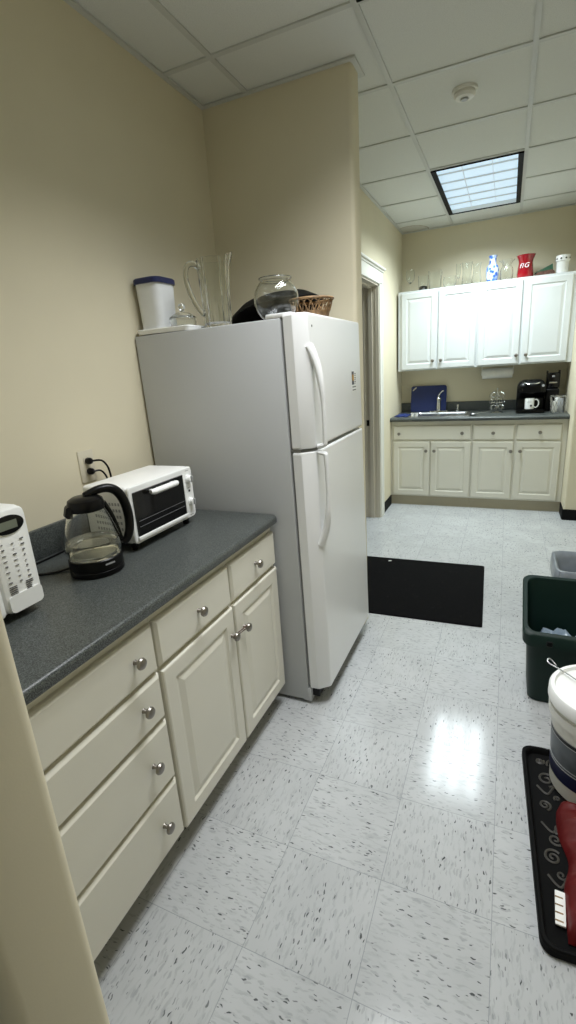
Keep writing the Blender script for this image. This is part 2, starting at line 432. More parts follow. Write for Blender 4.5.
# ------------------------------------------------------------------ ceiling lights
def troffer(c, r, label, power, colr, spread):
    x0, x1, y0, y1 = cell_x(c)+.012, cell_x(c+1)-.012, cell_y(r)+.012, cell_y(r+2)-.012
    cx, cy = (x0+x1)/2, (y0+y1)/2
    t = thing('ceiling_light', label, 'light', (cx, cy, H))
    a, b = (x1-x0)/2, (y1-y0)/2
    bm = B()
    for s in (-1, 1):
        box(bm, s*a-.012 if s > 0 else -a, a if s > 0 else -a+.012, -b, b, -.002, .11)
        box(bm, -a, a, b-.012 if s > 0 else -b, b if s > 0 else -b+.012, -.002, .11)
    box(bm, -a, a, -b, b, .11, .12); ob('housing', bm, 'white_metal', t, smooth=False)
    bm = B()
    for s in (-1, 1):
        box(bm, min(s*a, s*(a-.034)), max(s*a, s*(a-.034)), -b, b, -.008, -.001)
        box(bm, -a, a, min(s*b, s*(b-.012)), max(s*b, s*(b-.012)), -.008, -.001)
    ob('door_frame', bm, 'black_matte', t, smooth=False)
    bm = B(); box(bm, -a+.014, a-.014, -b+.014, b-.014, .03, .036); ob('lens', bm, 'lens', t, smooth=False)
    bm = B()
    for k in (1, 2):
        xx = -a+2*a*k/3; box(bm, xx-.0015, xx+.0015, -b+.013, b-.013, .018, .0295)
    for k in range(1, 6):
        yy = -b+2*b*k/6; box(bm, -a+.013, a-.013, yy-.0015, yy+.0015, .018, .0295)
    ob('louver', bm, 'white_metal', t, smooth=False)
    for k in (-1, 0, 1):
        L = bpy.data.lights.new('lamp', 'AREA'); L.shape = 'RECTANGLE'; L.size = .1; L.size_y = 2*b-.16
        L.energy = power/3; L.color = colr; L.spread = math.radians(spread)
        o = bpy.data.objects.new('lamp', L); o.location = (k*.185, 0, -.0005); link(o, t)
troffer(1, 3, 'lit louvered ceiling light in the black frame before the sink wall', 43, (.86, .965, 1.0), 138)
troffer(1, -2, 'lit ceiling light overhead between counter and refrigerator', 24.5, (.965, .985, 1.0), 120)
troffer(1, -6, 'added out-of-view fill light in the space before the wall opening', 2.5, (.965, .99, 1.0), 130)  # unseen, added only to lift the near face of the wall stub

t = thing('smoke_detector', 'round white smoke detector on the ceiling tile', 'smoke detector', (1.172, 1.935, H+.006)); t.scale = (.86, .86, .86)
bm = B(); lathe(bm, [(0, 0), (.07, 0), (.07, -.012), (.066, -.016), (0, -.016)]); ob('base', bm, 'bucket', t)
bm = B(); lathe(bm, [(.058, -.016), (.06, -.03), (.05, -.042), (.026, -.046), (.024, -.041), (0, -.041)]); ob('cover', bm, 'bucket', t)
bm = B(); lathe(bm, [(.0, -.0412), (.021, -.0412), (.019, -.052), (0, -.053)]); ob('sensor', bm, 'grey', t)

# ------------------------------------------------------------------ base cabinets
def knob(parent, p, n):
    n = Vector(n); q = n.to_track_quat('Z', 'Y').to_matrix().to_4x4(); q.translation = Vector(p)
    bm = B(); lathe(bm, [(0, 0), (.0075, 0), (.006, .004), (.0052, .012), (.008, .016), (.0155, .019), (.0165, .023), (.014, .028), (.007, .031), (0, .0315)], q, 18)
    return ob('knob', bm, 'nickel', parent)
FX = .582
def near_cab(label, y0, y1, fronts, group):
    t = thing('base_cabinet', label, 'cabinet', (0, y0, 0), 0, group)
    w = y1-y0
    bm = B(); box(bm, .012, FX, 0.0005, w-.0005, .1, .8755); ob('body', bm, 'ivory', t, smooth=False)
    bm = B(); box(bm, .05, .485, 0.0005, w-.0005, 0, .1); ob('toe_kick', bm, 'toe_shaded', t, smooth=False)
    for kind, a, b, z0, z1, knobs in fronts:
        bm = B(); panel(bm, (FX, a-y0, z0), (0, 1, 0), (0, 0, 1), (1, 0, 0), b-a, z1-z0, DOOR if kind == 'door' else DRAW)
        f = ob(kind, bm, 'ivory', t, smooth=False)
        for ky, kz in knobs: knob(f, (FX+.0185, ky-y0, kz), (1, 0, 0))
ky = -.2285; k2 = -.6
near_cab('ivory base cabinet of four stacked drawers under the near end of the grey worktop', -.6955, -.14, [
    ('drawer', -.69, -.144, .698, .842, [(ky, .775), (k2, .775)]), ('drawer', -.69, -.144, .543, .686, [(ky, .624), (k2, .624)]),
    ('drawer', -.69, -.144, .331, .532, [(ky, .438), (k2, .438)]), ('drawer', -.69, -.144, .114, .319, [(ky, .222), (k2, .222)])], 'base cabinets along the left wall')
near_cab('ivory base cabinet with two drawers over two tied doors beside the refrigerator', -.1395, .637, [
    ('drawer', -.135, .262, .698, .842, [(.0645, .773)]), ('drawer', .272, .632, .698, .842, [(.452, .773)]),
    ('door', -.135, .2625, .108, .684, [(.236, .583)]), ('door', .2725, .632, .108, .684, [(.323, .573)])], 'base cabinets along the left wall')
bm = B()
xt = FX+.0185+.0135
tube(bm, smooth_path([(xt, .2265, .583), (xt+.003, .232, .5915), (xt, .243, .589), (xt, .28, .583), (xt, .316, .58), (xt+.003, .327, .582), (xt, .3325, .573), (xt-.003, .327, .565), (xt-.002, .315, .568), (xt-.002, .28, .573), (xt-.002, .244, .577), (xt-.003, .234, .574)], 5, True), .0018, 6, True)
tag(ob('cord_tie', bm, 'tie'), 'thin brown cord tied between the two knobs of the near cabinet doors', 'cord')

t = thing('countertop', 'dark grey speckled worktop with backsplash under the microwave and kettle', 'countertop', (0, 0, 0))
CZ = .91; y0, y1 = -.6965, .646
prof = [(.002, .876), (.002, CZ), (.602, CZ)] + [(.602+.014*math.sin(a), CZ-.014+.014*math.cos(a)) for a in [PI/2*k/6 for k in range(1, 7)]] + [(.616, .884)] + [(.608+.008*math.cos(a), .884-.008*math.sin(a)) for a in [PI/2*k/4 for k in range(1, 5)]]
bm = B()
def endfix(p, y): return (p[0], y, p[1])
rings = []
for dy, ins in ((0, 0), (y1-y0-.012, 0), (y1-y0-.004, .004), (y1-y0, .014)):
    rings.append([(p[0]-(ins if p[0] > .58 else 0), y0+dy, p[1]) for p in prof])
loft(bm, rings, True, True); ob('worktop', bm, 'counter', t)
bm = B(); box(bm, .002, .021, y0, y1, CZ, 1.012, .004, 2); ob('backsplash', bm, 'counter', t)

# ------------------------------------------------------------------ wall outlet and cords
t = thing('wall_outlet', 'almond double wall outlet above the backsplash behind the toaster oven', 'outlet', (0, .29, 1.174))
bm = B(); box(bm, 0, .006, -.037, .037, -.06, .06, .003, 2); ob('wall_plate', bm, 'basegrey', t)
for z in (.02, -.02):
    bm = B(); prism(bm, rrect(-.0165, .0165, z-.0145, z+.0145, .008), lambda p: (.005, p[0], p[1]), lambda p: (.0078, p[0], p[1])); rc = ob('receptacle', bm, 'basegrey', t)
    bm = B()
    for yy in (-.006, .006): box(bm, .0075, .0082, yy-.001, yy+.001, z-.001, z+.007)
    ob('slot', bm, 'black', rc)

# ------------------------------------------------------------------ kettle
kx, kyy = .297, -.015
t = thing('electric_kettle', 'glass electric kettle with black base, lid and handle on the worktop', 'kettle', (kx, kyy, CZ), math.atan2(.89, .45)); t.scale = (.94,)*3
bm = B(); lathe(bm, [(0, 0), (.082, 0), (.086, .004), (.086, .018), (.0845, .02), (.0845, .022), (.086, .024), (.085, .055), (.082, .058), (0, .058)], seg=40); ob('base', bm, 'black', t)
bm = B(); lathe(bm, [(0, .0585), (.082, .0585), (.0885, .075), (.0895, .092), (.086, .115), (.078, .15), (.066, .19), (.052, .222), (.049, .222), (.063, .188), (.075, .15), (.083, .115), (.0865, .092), (.0855, .077), (.080, .062), (0, .062)], seg=48)
ob('glass_body', bm, 'thin', t)
bm = B(); lathe(bm, [(0, .0625), (.0795, .0625), (.0848, .077), (.0858, .092), (.0835, .11), (0, .11)], seg=48); ob('water', bm, 'water', t)
bm = B(); lathe(bm, [(0, .063), (.05, .063), (.05, .067), (0, .067)]); ob('heater_plate', bm, 'steel', t)
bm = B(); lathe(bm, [(.054, .212), (.0565, .216), (.057, .234), (.053, .247), (.04, .255), (0, .259)], seg=36); lathe(bm, [(.054, .212), (.048, .212), (.048, .22), (0, .22)], seg=36); ob('lid', bm, 'black', t)
bm = B()
loft(bm, [[(-.045, -.024, .236), (-.045, .024, .236), (-.05, .02, .195), (-.05, -.02, .195)], [(-.058, -.016, .235), (-.058, .016, .235), (-.066, .013, .198), (-.066, -.013, .198)], [(-.064, -.010, .230), (-.064, .010, .230), (-.071, .009, .206), (-.071, -.009, .206)]], True, True)
ob('spout', bm, 'black', t)
bm = B(); path = smooth_path([(.0, 0, .256), (.04, 0, .268), (.078, 0, .268), (.106, 0, .25), (.124, 0, .212), (.131, 0, .165), (.128, 0, .118), (.115, 0, .085), (.098, 0, .072)], 5)
tube(bm, path, [.012+.004*math.sin(PI*i/(len(path)-1)) for i in range(len(path))], 12, flat=1.1, up=(0, 1, 0)); ob('handle', bm, 'black', t)
bm = B(); tube(bm, smooth_path([(.055, 0, .225), (.073, 0, .18), (.085, 0, .13), (.092, 0, .09)], 4), .009, 8, flat=1.4, up=(0, 1, 0)); ob('handle_strap', bm, 'black', t)
bm = B(); box(bm, -.0165, .0165, -.0865, -.0855, .040, .045); bmesh.ops.transform(bm, matrix=Matrix.Rotation(math.radians(12), 4, 'Z'), verts=bm.verts); ob('badge', bm, 'grey', t)
# power cord (in kettle local frame)
inv = (Matrix.Translation((kx, kyy, CZ)) @ Matrix.Rotation(math.atan2(.89, .45), 4, 'Z') @ Matrix.Scale(.94, 4)).inverted()
def cord(parent, pts, inv):
    bm = B(); tube(bm, [inv @ Vector(p) for p in smooth_path(pts, 6)], .0038, 8); c = ob('power_cord', bm, 'black', parent)
    return c
z = CZ+.0036
c = cord(t, [(.213, -.03, z+.004), (.18, -.075, z), (.14, -.105, z), (.09, -.11, z), (.055, -.06, z), (.05, .03, z), (.045, .13, z), (.05, .24, z), (.055, .29, z+.03), (.05, .32, 1.03), (.047, .335, 1.1), (.044, .333, 1.13), (.04, .315, 1.153), (.03, .29, 1.154)], inv)
def plug(parent, p, inv):
    bm = B(); lathe(bm, [(0, 0), (.011, 0), (.013, .004), (.012, .017), (.007, .024), (0, .025)], inv @ (at(*p) @ Matrix.Rotation(PI/2, 4, 'Y')), 14); ob('plug', bm, 'black', parent)
plug(c, (.008, .29, 1.154), inv)

# ------------------------------------------------------------------ toaster oven
tx, ty = .115, .14
t = thing('toaster_oven', 'white toaster oven with dark glass door beside the refrigerator', 'toaster oven', (tx, ty, CZ))
W, D = .362, .208; z0, z1 = .027, .228
bm = B(); box(bm, 0, D-.012, 0, W, z0, z1, .014, 4); ob('body', bm, 'white_metal', t)
bm = B(); loft(bm, [[(D-.013, p[0], p[1]) for p in rrect(.0005, W-.0005, z0+.0005, z1-.0005, .016)], [(D-.003, p[0], p[1]) for p in rrect(.0005, W-.0005, z0+.0005, z1-.0005, .016)], [(D, p[0], p[1]) for p in rrect(.004, W-.004, z0+.004, z1-.004, .014)]], True, True); ob('face_frame', bm, 'white', t)
bm = B(); prism(bm, rrect(.016, W-.062, z0+.02, z1-.022, .004), lambda p: (D-.001, p[0], p[1]), lambda p: (D+.006, p[0], p[1])); dr = ob('door', bm, 'black_gloss', t)
bm = B(); box(bm, D-.001, D+.009, .012, W-.058, z0+.012, z0+.026, .003, 2); ob('door_rail', bm, 'white', dr)
bm = B(); box(bm, D, D+.008, W-.070, W-.060, z0+.018, z1-.022, .003, 2); ob('door_stile', bm, 'white', dr)
bm = B(); tube(bm, [(D+.021, .088, z1-.036), (D+.026, .1, z1-.036), (D+.026, .222, z1-.036), (D+.021, .234, z1-.036)], [.009, .0125, .0125, .009], 14, flat=.85); 
for yy in (.103, .22): box(bm, D+.004, D+.024, yy-.007, yy+.007, z1-.042, z1-.030)
ob('door_handle', bm, 'white', dr)
bm = B()
for zz in (.085, .105): tube(bm, [(D+.0062, .025, zz), (D+.0062, W-.075, zz)], .0009, 6)
ob('rack', bm, 'ink', dr)
for zz in (.165, .075):
    bm = B(); q = at(D, W-.03, zz+z0-.01) @ Matrix.Rotation(PI/2, 4, 'Y'); lathe(bm, [(0, 0), (.0165, 0), (.0165, .003), (.013, .005), (.012, .016), (0, .017)], q, 24); k = ob('dial', bm, 'white', t)
    bm = B(); box(bm, D+.014, D+.024, W-.033, W-.027, zz+z0-.023, zz+z0+.003, .002, 1); ob('grip', bm, 'grey', k)
bm = B(); box(bm, D, D+.0008, W-.035, W-.025, .13, .138); ob('indicator', bm, 'black', t)
for zz in (.222, .138+.016, .045):
    bm = B(); box(bm, D, D+.0006, W-.042, W-.02, zz-.008, zz-.0065); ob('printed_mark', bm, 'ink', t)
for a in (.03, D-.035):
    for b in (.03, W-.03):
        bm = B(); lathe(bm, [(0, 0), (.012, 0), (.014, z0+.001), (0, z0+.001)], at(a, b, 0), 14); ob('foot', bm, 'black', t)
bm = B()
for k in range(9):
    for j in range(5):
        box(bm, .05+k*.013, .058+k*.013, -.0006, .001, .075+j*.022, .085+j*.022)
ob('side_vent', bm, 'grey', t)
inv = Matrix.Translation((tx, ty, CZ)).inverted()
c = cord(t, [(.113, .3, 1.0), (.085, .32, 1.0), (.062, .345, 1.06), (.05, .352, 1.13), (.048, .345, 1.165), (.042, .325, 1.19), (.03, .29, 1.194)], inv)
plug(c, (.008, .29, 1.194), inv)

# ------------------------------------------------------------------ microwave
mx, my = 0.0, -.69
t = thing('microwave', 'white microwave oven with oval display at the near end of the worktop', 'microwave', (.035, my, CZ))
D, W, z0, z1 = .29, .445, .018, .286
bm = B(); box(bm, 0, D, .001, W-.001, z0, z1, .012, 3); ob('body', bm, 'white_metal', t)
def bulge(y0, y1, r0, rt):
    bm = B(); o = rrect(y0, y1, z0+.002, z1-.001, r0)
    rings = []
    for ins, d in ((0, 0), (0, .008), (.004, .015), (.012, .018)):
        rr = rrect(y0+ins, y1-ins, z0+.002+ins, z1-.001-ins, max(r0-ins*.5, .004)); rings.append([(D-.002+d, p[0], p[1]) for p in rr])
    loft(bm, rings, True, True); return bm
dr = ob('door', bulge(.0, W-.108, .012, 0), 'white', t)
cp = ob('control_panel', bulge(W-.107, W, .02, 0), 'white', t)
F = D+.016
bm = B(); box(bm, F-.001, F+.0015, .05, W-.15, z0+.06, z1-.05, .001, 1); ob('window', bm, 'black_gloss', dr)
el = [(W-.056+.043*math.cos(a), z1-.047+.0235*math.sin(a)+.008) for a in [2*PI*k/36 for k in range(36)]]
bm = B(); loft(bm, [[(F-.002, p[0], p[1]) for p in el], [(F+.0025, p[0], p[1]) for p in el], [(F+.0035, (p[0]-W+.056)*.94+W-.056, (p[1]-z1+.039)*.94+z1-.039) for p in el]], True, True); ds = ob('display', bm, 'black', cp)
bm = B(); box(bm, F+.003, F+.004, W-.083, W-.033, z1-.050, z1-.029); ob('lcd', bm, 'lcd', ds)
bm = B()
random.seed(3)
for cxx in (W-.084, W-.056, W-.030):
    for r_ in range(8):
        zz = z1-.082-r_*.0145-(.004 if cxx == W-.056 else 0)
        wd = random.choice([.004, .006, .009]); box(bm, F, F+.0024, cxx-wd/2, cxx+wd/2, zz-.0015, zz+random.choice([.0, .0015]))
for r_ in range(5):
    for cxx in (W-.080, W-.034): box(bm, F, F+.0024, cxx-.010, cxx+random.choice([.004, .010]), z0+.072-r_*.0052, z0+.0745-r_*.0052)
ob('key_print', bm, 'ink', cp)
bm = B(); prism(bm, rrect(W-.100, W-.006, z0+.006, z0+.052, .012), lambda p: (F-.001, p[0], p[1]), lambda p: (F+.004, p[0], p[1])); ob('open_button', bm, 'white', cp)
for a in (.04, D-.04):
    for b in (.04, W-.04):
        bm = B(); lathe(bm, [(0, 0), (.014, 0), (.014, z0+.001), (0, z0+.001)], at(a, b, 0), 14); ob('foot', bm, 'black', t)

# ------------------------------------------------------------------ refrigerator
fy0, fy1 = .662, 1.383
t = thing('refrigerator', 'white top-freezer refrigerator standing between the worktop and the divider wall', 'refrigerator', (0, fy0, 0)); t.rotation_euler.y = -.015
W = fy1-fy0; BX = .70; DX = .797; ZT = 1.646; ZS = 1.157
bm = B(); box(bm, .03, BX, 0, W, .008, ZT, .006, 2); ob('body', bm, 'fridge_shaded', t)
bm = B(); box(bm, BX, BX+.012, .012, W-.012, .085, ZT-.01); ob('gasket', bm, 'gasket', t, smooth=False)
def fdoor(z0, z1):
    bm = B(); x0 = BX+.012
    o = [(x0, .0), (x0, W)] + [(DX-.018+.018*math.cos(a), W-.018+.018*math.sin(a)) for a in [PI/2-PI/2*k/5 for k in range(6)]]
    o += [(DX, .044), (DX-.003, .037), (DX-.008, .032), (DX-.044, .003), (DX-.050, 0)]
    rings = []
    for ins, z in ((.008, z0), (.002, z0+.003), (0, z0+.009), (0, z1-.009), (.002, z1-.003), (.008, z1)):
        rings.append([(max(p[0]-ins, x0), min(max(p[1], ins), W-ins), z) for p in o])
    loft(bm, rings, True, True); return bm
FA = 17
fz = ob('freezer_door', fdoor(ZS+.006, ZT+.012), 'fridge', t, angle=17)
rf = ob('fridge_door', fdoor(.075, ZS-.006), 'fridge', t, angle=17)
def bow(zs, xs, ws, ths, yc):
    bm = B(); R = []
    for z, x, w, th, dy in zip(zs, xs, ws, ths, yc):
        R.append([(x-th/2+th*(math.cos(a)*.5+.5), dy+w*math.sin(a), z) for a in [2*PI*k/14 for k in range(14)]])
    loft(bm, R, True, True); return bm
def hpath(pts, n=22):
    P_ = smooth_path([(p[0], p[1], p[2]) for p in pts], 5); return P_
def fhandle(parent, top, bot):
    s = 1 if top > bot else -1
    L = abs(top-bot)
    zz = lambda f: top-s*L*f
    pts = [(DX-.010, .048, zz(0)), (DX+.002, .048, zz(.06)), (DX+.020, .049, zz(.2)), (DX+.031, .046, zz(.36)), (DX+.036, .047, zz(.55)), (DX+.036, .047, zz(.8)), (DX+.034, .047, zz(.95)), (DX+.030, .047, zz(.985)), (DX+.004, .047, zz(1))]
    path = smooth_path(pts, 4); n = len(path)
    rad = [.024-.012*min(1, i/(n*.5)) for i in range(n)]
    bm = B(); tube(bm, path, rad, 12, flat=.8, up=(1, 0, .01))
    ob('handle', bm, 'fridge', parent)
fhandle(fz, 1.54, ZS+.012); fhandle(rf, .765, ZS-.012)
bm = B(); box(bm, BX-.06, BX+.045, .004, .05, ZT+.0005, ZT+.017, .005, 2); ob('hinge_cap', bm, 'fridge', t)
bm = B(); box(bm, BX-.02, BX+.04, .006, .032, ZS-.0055, ZS+.0055, .001, 1); ob('hinge', bm, 'gasket', t)
bm = B(); box(bm, BX, BX+.045, .02, W-.02, .022, .07, .003, 1); ob('kick_grille', bm, 'black', t)
bm = B(); box(bm, BX-.03, BX+.012, .0005, .045, .004, .07, .004, 2); ob('hinge_foot', bm, 'fridge_shaded', t)
for b in (.04, W-.04):
    for a in (.08, BX-.05):
        bm = B(); lathe(bm, [(0, -.0148*a), (.016, -.0148*a), (.016, .022), (0, .022)], at(a, b, 0), 12); ob('foot', bm, 'black', t)
bm = B(); lathe(bm, [(0, 0), (.004, 0), (.004, .002), (0, .0025)], at(DX, .066, 1.612) @ Matrix.Rotation(PI/2, 4, 'Y'), 12); ob('screw_cap', bm, 'gasket', fz)

t = thing('fridge_magnet', 'small dark printed magnet with a yellow oval on the freezer door', 'magnet', (DX-.0205+.0003, 1.212, 1.397)); t.rotation_euler.y = -.015
bm = B(); box(bm, 0, .0015, -.005, .075, -.045, .05); ob('backing', bm, 'white', t, smooth=False)
bm = B(); box(bm, .0013, .0021, 0, .034, -.012, .048); ob('picture', bm, 'purple', t, smooth=False)
bm = B(); prism(bm, [(.018+.009*math.cos(a), .02+.016*math.sin(a)) for a in [2*PI*k/20 for k in range(20)]], lambda p: (.002, p[0], p[1]), lambda p: (.0026, p[0], p[1])); ob('emblem', bm, 'yellow', t)
bm = B()
for z in (.038, .030, .02, .012, .002, -.006): box(bm, .0013, .002, .044, .066 if z > .0 else .058, z-.0025, z+.0015)
for z in (-.022, -.036): box(bm, .0013, .002, .006, .062, z-.003, z+.002)
ob('print', bm, 'ink', t)

# ------------------------------------------------------------------ on top of the refrigerator
TZ = ZT+.0015
tz = lambda x: TZ+.015*x
bm = B(); loft(bm, [[(p[0], p[1], 0) for p in rrect(.006, .264, .002, .19, .02)], [(p[0], p[1], .016) for p in rrect(.0, .27, -.002, .194, .024)], [(p[0], p[1], .019) for p in rrect(.002, .268, 0, .192, .023)], [(p[0], p[1], .005) for p in rrect(.012, .258, .01, .182, .02)]], True, True)
tag(ob('serving_tray', bm, 'white', loc=(.008, .668, tz(.29))), 'shallow white tray under the plastic canister on the refrigerator', 'tray')
sz = tz(.29)+.0065
t = thing('storage_canister', 'frosted plastic canister with navy lid at the wall end of the refrigerator top', 'canister', (.074, .752, sz))
bm = B(); prof = []
R = []
for ins, z in ((.012, 0), (.006, .004), (.004, .06), (0, .192)): R.append([(p[0], p[1], z) for p in rrect(-.062+ins, .062-ins, -.066+ins, .066-ins, .032)])
for ins, z in ((.003, .192), (.007, .06), (.01, .006)): R.append([(p[0], p[1], z) for p in rrect(-.062+ins, .062-ins, -.066+ins, .066-ins, .03)])
loft(bm, R, True, True); ob('tub', bm, 'frostlid', t)
bm = B(); R = []
for ins, z in ((.0, .188), (-.006, .188), (-.006, .205), (-.002, .21), (.012, .21), (.016, .206)): R.append([(p[0], p[1], z) for p in rrect(-.062+ins, .062-ins, -.066+ins, .066-ins, .034)])
loft(bm, R, True, True); ob('lid', bm, 'navy', t)

t = thing('sugar_bowl', 'small lidded glass sugar bowl between canister and pitcher', 'bowl', (.212, .728, sz)); t.scale = (1.0,)*3
bm = B(); lathe(bm, [(0, 0), (.028, 0), (.032, .004), (.052, .014), (.055, .03), (.05, .042), (.047, .042), (.051, .029), (.048, .016), (.028, .008), (0, .007)]); ob('bowl', bm, 'thin', t)
bm = B(); lathe(bm, [(0, .0435), (.056, .0435), (.054, .048), (.03, .064), (.01, .07), (.007, .075), (.013, .081), (.0155, .089), (.012, .097), (0, .1)], seg=28); ob('lid', bm, 'glass', t)

px_, py_ = .338, .795
az = math.atan2(.42, .9)
t = thing('glass_pitcher', 'tall fluted clear glass pitcher with handle on the refrigerator', 'pitcher', (px_, py_, tz(px_)), az); t.scale = (.88, .88, 1)
bm = B(); mod = lambda a, z: 1+.05*math.cos(12*a)*(1 if z > .02 else .5)
def pm(a, z):
    m_ = mod(a, z)
    if z > .22: m_ += max(0, math.cos(a))**8*(z-.22)*6.0
    return m_
lathe(bm, [(0, 0), (.058, 0), (.062, .006), (.063, .05), (.066, .15), (.070, .22), (.072, .262), (.066, .262), (.064, .22), (.060, .15), (.056, .05), (.053, .026), (0, .024)], seg=72, mod=pm)
for v in bm.verts:
    if v.co.z > .2: v.co.z += max(0, math.cos(math.atan2(v.co.y, v.co.x)))**6*.02*(v.co.z-.2)/.06
ob('jug', bm, 'glass', t)
bm = B(); tube(bm, smooth_path([(-.060, 0, .232), (-.085, 0, .25), (-.115, 0, .245), (-.128, 0, .212), (-.122, 0, .165), (-.102, 0, .115), (-.08, 0, .078), (-.060, 0, .06)], 5), [.012]*3+[.011]*33, 12, flat=.75, up=(0, 1, 0)); ob('handle', bm, 'glass', t)

t = thing('fish_bowl', 'round clear glass fish bowl at the door edge of the refrigerator top', 'bowl', (.612, .785, tz(.60)))
def sph(r, z0, zt, n=14, rb=.04):
    return r
bm = B(); R0 = .087
ang = [math.radians(a) for a in range(-62, 51, 8)]
outer = [(0, 0), (.040, 0)] + [(R0*math.cos(a), .078+R0*math.sin(a)) for a in ang] + [(.058, .147), (.064, .152), (.063, .155), (.060, .1545), (.054, .148)]
inner = [((R0-.003)*math.cos(a), .078+(R0-.003)*math.sin(a)) for a in reversed(ang)] + [(.040, .0045), (0, .0045)]
lathe(bm, outer+inner, seg=44); ob('glass_globe', bm, 'thin', t)

# black shallow bowl, tilted on the basket
bm = B(); n = 44
q = at(.48, 1.075, tz(.48)+.074) @ Matrix.Rotation(math.radians(-11), 4, 'Y') @ Matrix.Rotation(math.radians(-4), 4, 'X')
lathe(bm, [(0, .052), (.10, .05), (.16, .036), (.2, .008), (.215, -.004), (.216, -.009), (.2, -.003), (.16, .028), (.1, .043), (0, .045)], q, n)
tag(ob('black_bowl', bm, 'blackcloth'), 'wide shallow black bowl turned over behind the fish bowl', 'bowl')

t = thing('wicker_basket', 'small tan wicker basket with looped rim behind the freezer door', 'basket', (.69, .962, tz(.70)+.0125)); t.scale = (1, 1, .84)
bm = B(); lathe(bm, [(0, 0), (.062, 0), (.068, .008), (.073, .03), (.069, .03), (.063, .008), (0, .006)], seg=40, mod=lambda a, z: 1+.02*math.cos(20*a)*math.cos(z*380)); ob('woven_body', bm, 'wicker', t)
bm = B()
for k in range(18):
    a = 2*PI*k/18; d = 2*PI/18
    P0 = lambda aa, r, z: (r*math.cos(aa), r*math.sin(aa), z)
    tube(bm, smooth_path([P0(a, .072, .028), P0(a+d*.3, .081, .062), P0(a+d*.9, .084, .08), P0(a+d*1.5, .081, .062), P0(a+d*1.8, .072, .028)], 3), .0028, 6)
ob('loop_border', bm, 'wicker', t)
bm = B(); tube(bm, [(.087*math.cos(2*PI*k/40), .087*math.sin(2*PI*k/40), .084) for k in range(40)], .006, 8, True); ob('rim', bm, 'wicker', t)

# ------------------------------------------------------------------ sink wall: base cabinets
BF = 3.969
def back_cab(label, x0, x1, fronts, group):
    t = thing('base_cabinet', label, 'cabinet', (x0, BF, 0), 0, group); w = x1-x0
    bm = B(); box(bm, 0.0005, w-.0005, 0, YB-BF-.01, .1, .879); ob('body', bm, 'ivory', t, smooth=False)
    bm = B(); box(bm, 0.0005, w-.0005, .012, .3, 0, .1); ob('toe_kick', bm, 'toe_shaded', t, smooth=False)
    for kind, a, b, z0, z1, knobs in fronts:
        bm = B(); panel(bm, (a-x0, 0, z0), (1, 0, 0), (0, 0, 1), (0, -1, 0), b-a, z1-z0, DOOR if kind == 'door' else DRAW)
        f = ob(kind, bm, 'ivory', t, smooth=False)
        for kx_, kz in knobs: knob(f, (kx_-x0, -.0185, kz), (0, -1, 0))
back_cab('ivory sink base cabinet with a wide two-knob drawer front', .372, 1.1625, [
    ('drawer', .397, 1.153, .692, .838, [(.46, .757), (1.072, .76)]), ('door', .397, .764, .113, .675, [(.732, .583)]), ('door', .776, 1.153, .113, .675, [(.812, .583)])], 'base cabinets under the sink counter')
back_cab('ivory base cabinet with two drawers and two doors below the coffee maker', 1.1635, 1.973, [
    ('drawer', 1.173, 1.536, .692, .838, [(1.352, .76)]), ('drawer', 1.556, 1.929, .692, .838, [(1.75, .763)]),
    ('door', 1.172, 1.534, .113, .675, [(1.514, .585)]), ('door', 1.555, 1.931, .113, .675, [(1.595, .586)])], 'base cabinets under the sink counter')

SX0, SX1, SY0_, SY1_ = .545, 1.13, 4.02, 4.44
BZ = .918
t = thing('countertop', 'dark grey worktop with backsplash around the steel sink', 'countertop', (0, 0, 0))
bm = B(); f = 3.925; ix0, ix1, iy0, iy1 = SX0+.02, SX1-.02, SY0_+.02, SY1_-.02
box(bm, .372, ix0, f+.012, YB-.001, .88, BZ); box(bm, ix1, 1.973, f+.012, YB-.001, .88, BZ); box(bm, ix0, ix1, f+.012, iy0, .88, BZ); box(bm, ix0, ix1, iy1, YB-.001, .88, BZ)
prism(bm, [(f+.013, .88), (f+.013, BZ)]+[(f+.0125-.019*math.sin(a), BZ-.019+.019*math.cos(a)) for a in [PI*k/8 for k in range(1, 8)]], lambda p: (.372, p[0], p[1]), lambda p: (1.973, p[0], p[1]))
ob('worktop', bm, 'counter', t, smooth=False)
bm = B(); box(bm, .372, 1.973, YB-.021, YB-.001, BZ, 1.015, .003, 2); box(bm, .372, .391, f+.06, YB-.021, BZ, 1.015, .003, 2) if False else None
ob('backsplash', bm, 'counter', t)

t = thing('kitchen_sink', 'stainless steel drop-in sink in the back worktop', 'sink', (0, 0, BZ))
bm = B(); R = []
for x0, x1, y0, y1, r, z in ((SX0, SX1, SY0_-.04, SY1_, .03, .0008), (SX0+.002, SX1-.002, SY0_-.038, SY1_-.002, .03, .006), (SX0+.022, SX1-.022, SY0_+.022, SY1_-.075, .05, .006), (SX0+.027, SX1-.027, SY0_+.027, SY1_-.08, .05, -.006), (SX0+.045, SX1-.045, SY0_+.045, SY1_-.095, .05, -.017)):
    R.append([(p[0], p[1], z) for p in rrect(x0, x1, y0, y1, r, 6)])
loft(bm, R, False, True); ob('basin', bm, 'steel', t)
bm = B(); lathe(bm, [(0, -.0165), (.04, -.0165), (.04, -.0125), (.03, -.014), (0, -.014)], at(.84, 4.2, 0)); ob('drain', bm, 'chrome', t)
bm = B(); lathe(bm, [(0, .006), (.017, .006), (.017, .02), (.011, .024), (.010, .05), (.014, .054), (.013, .075), (.009, .08), (0, .081)], at(.985, 4.4, 0), 16); ob('side_sprayer', bm, 'chrome', t)

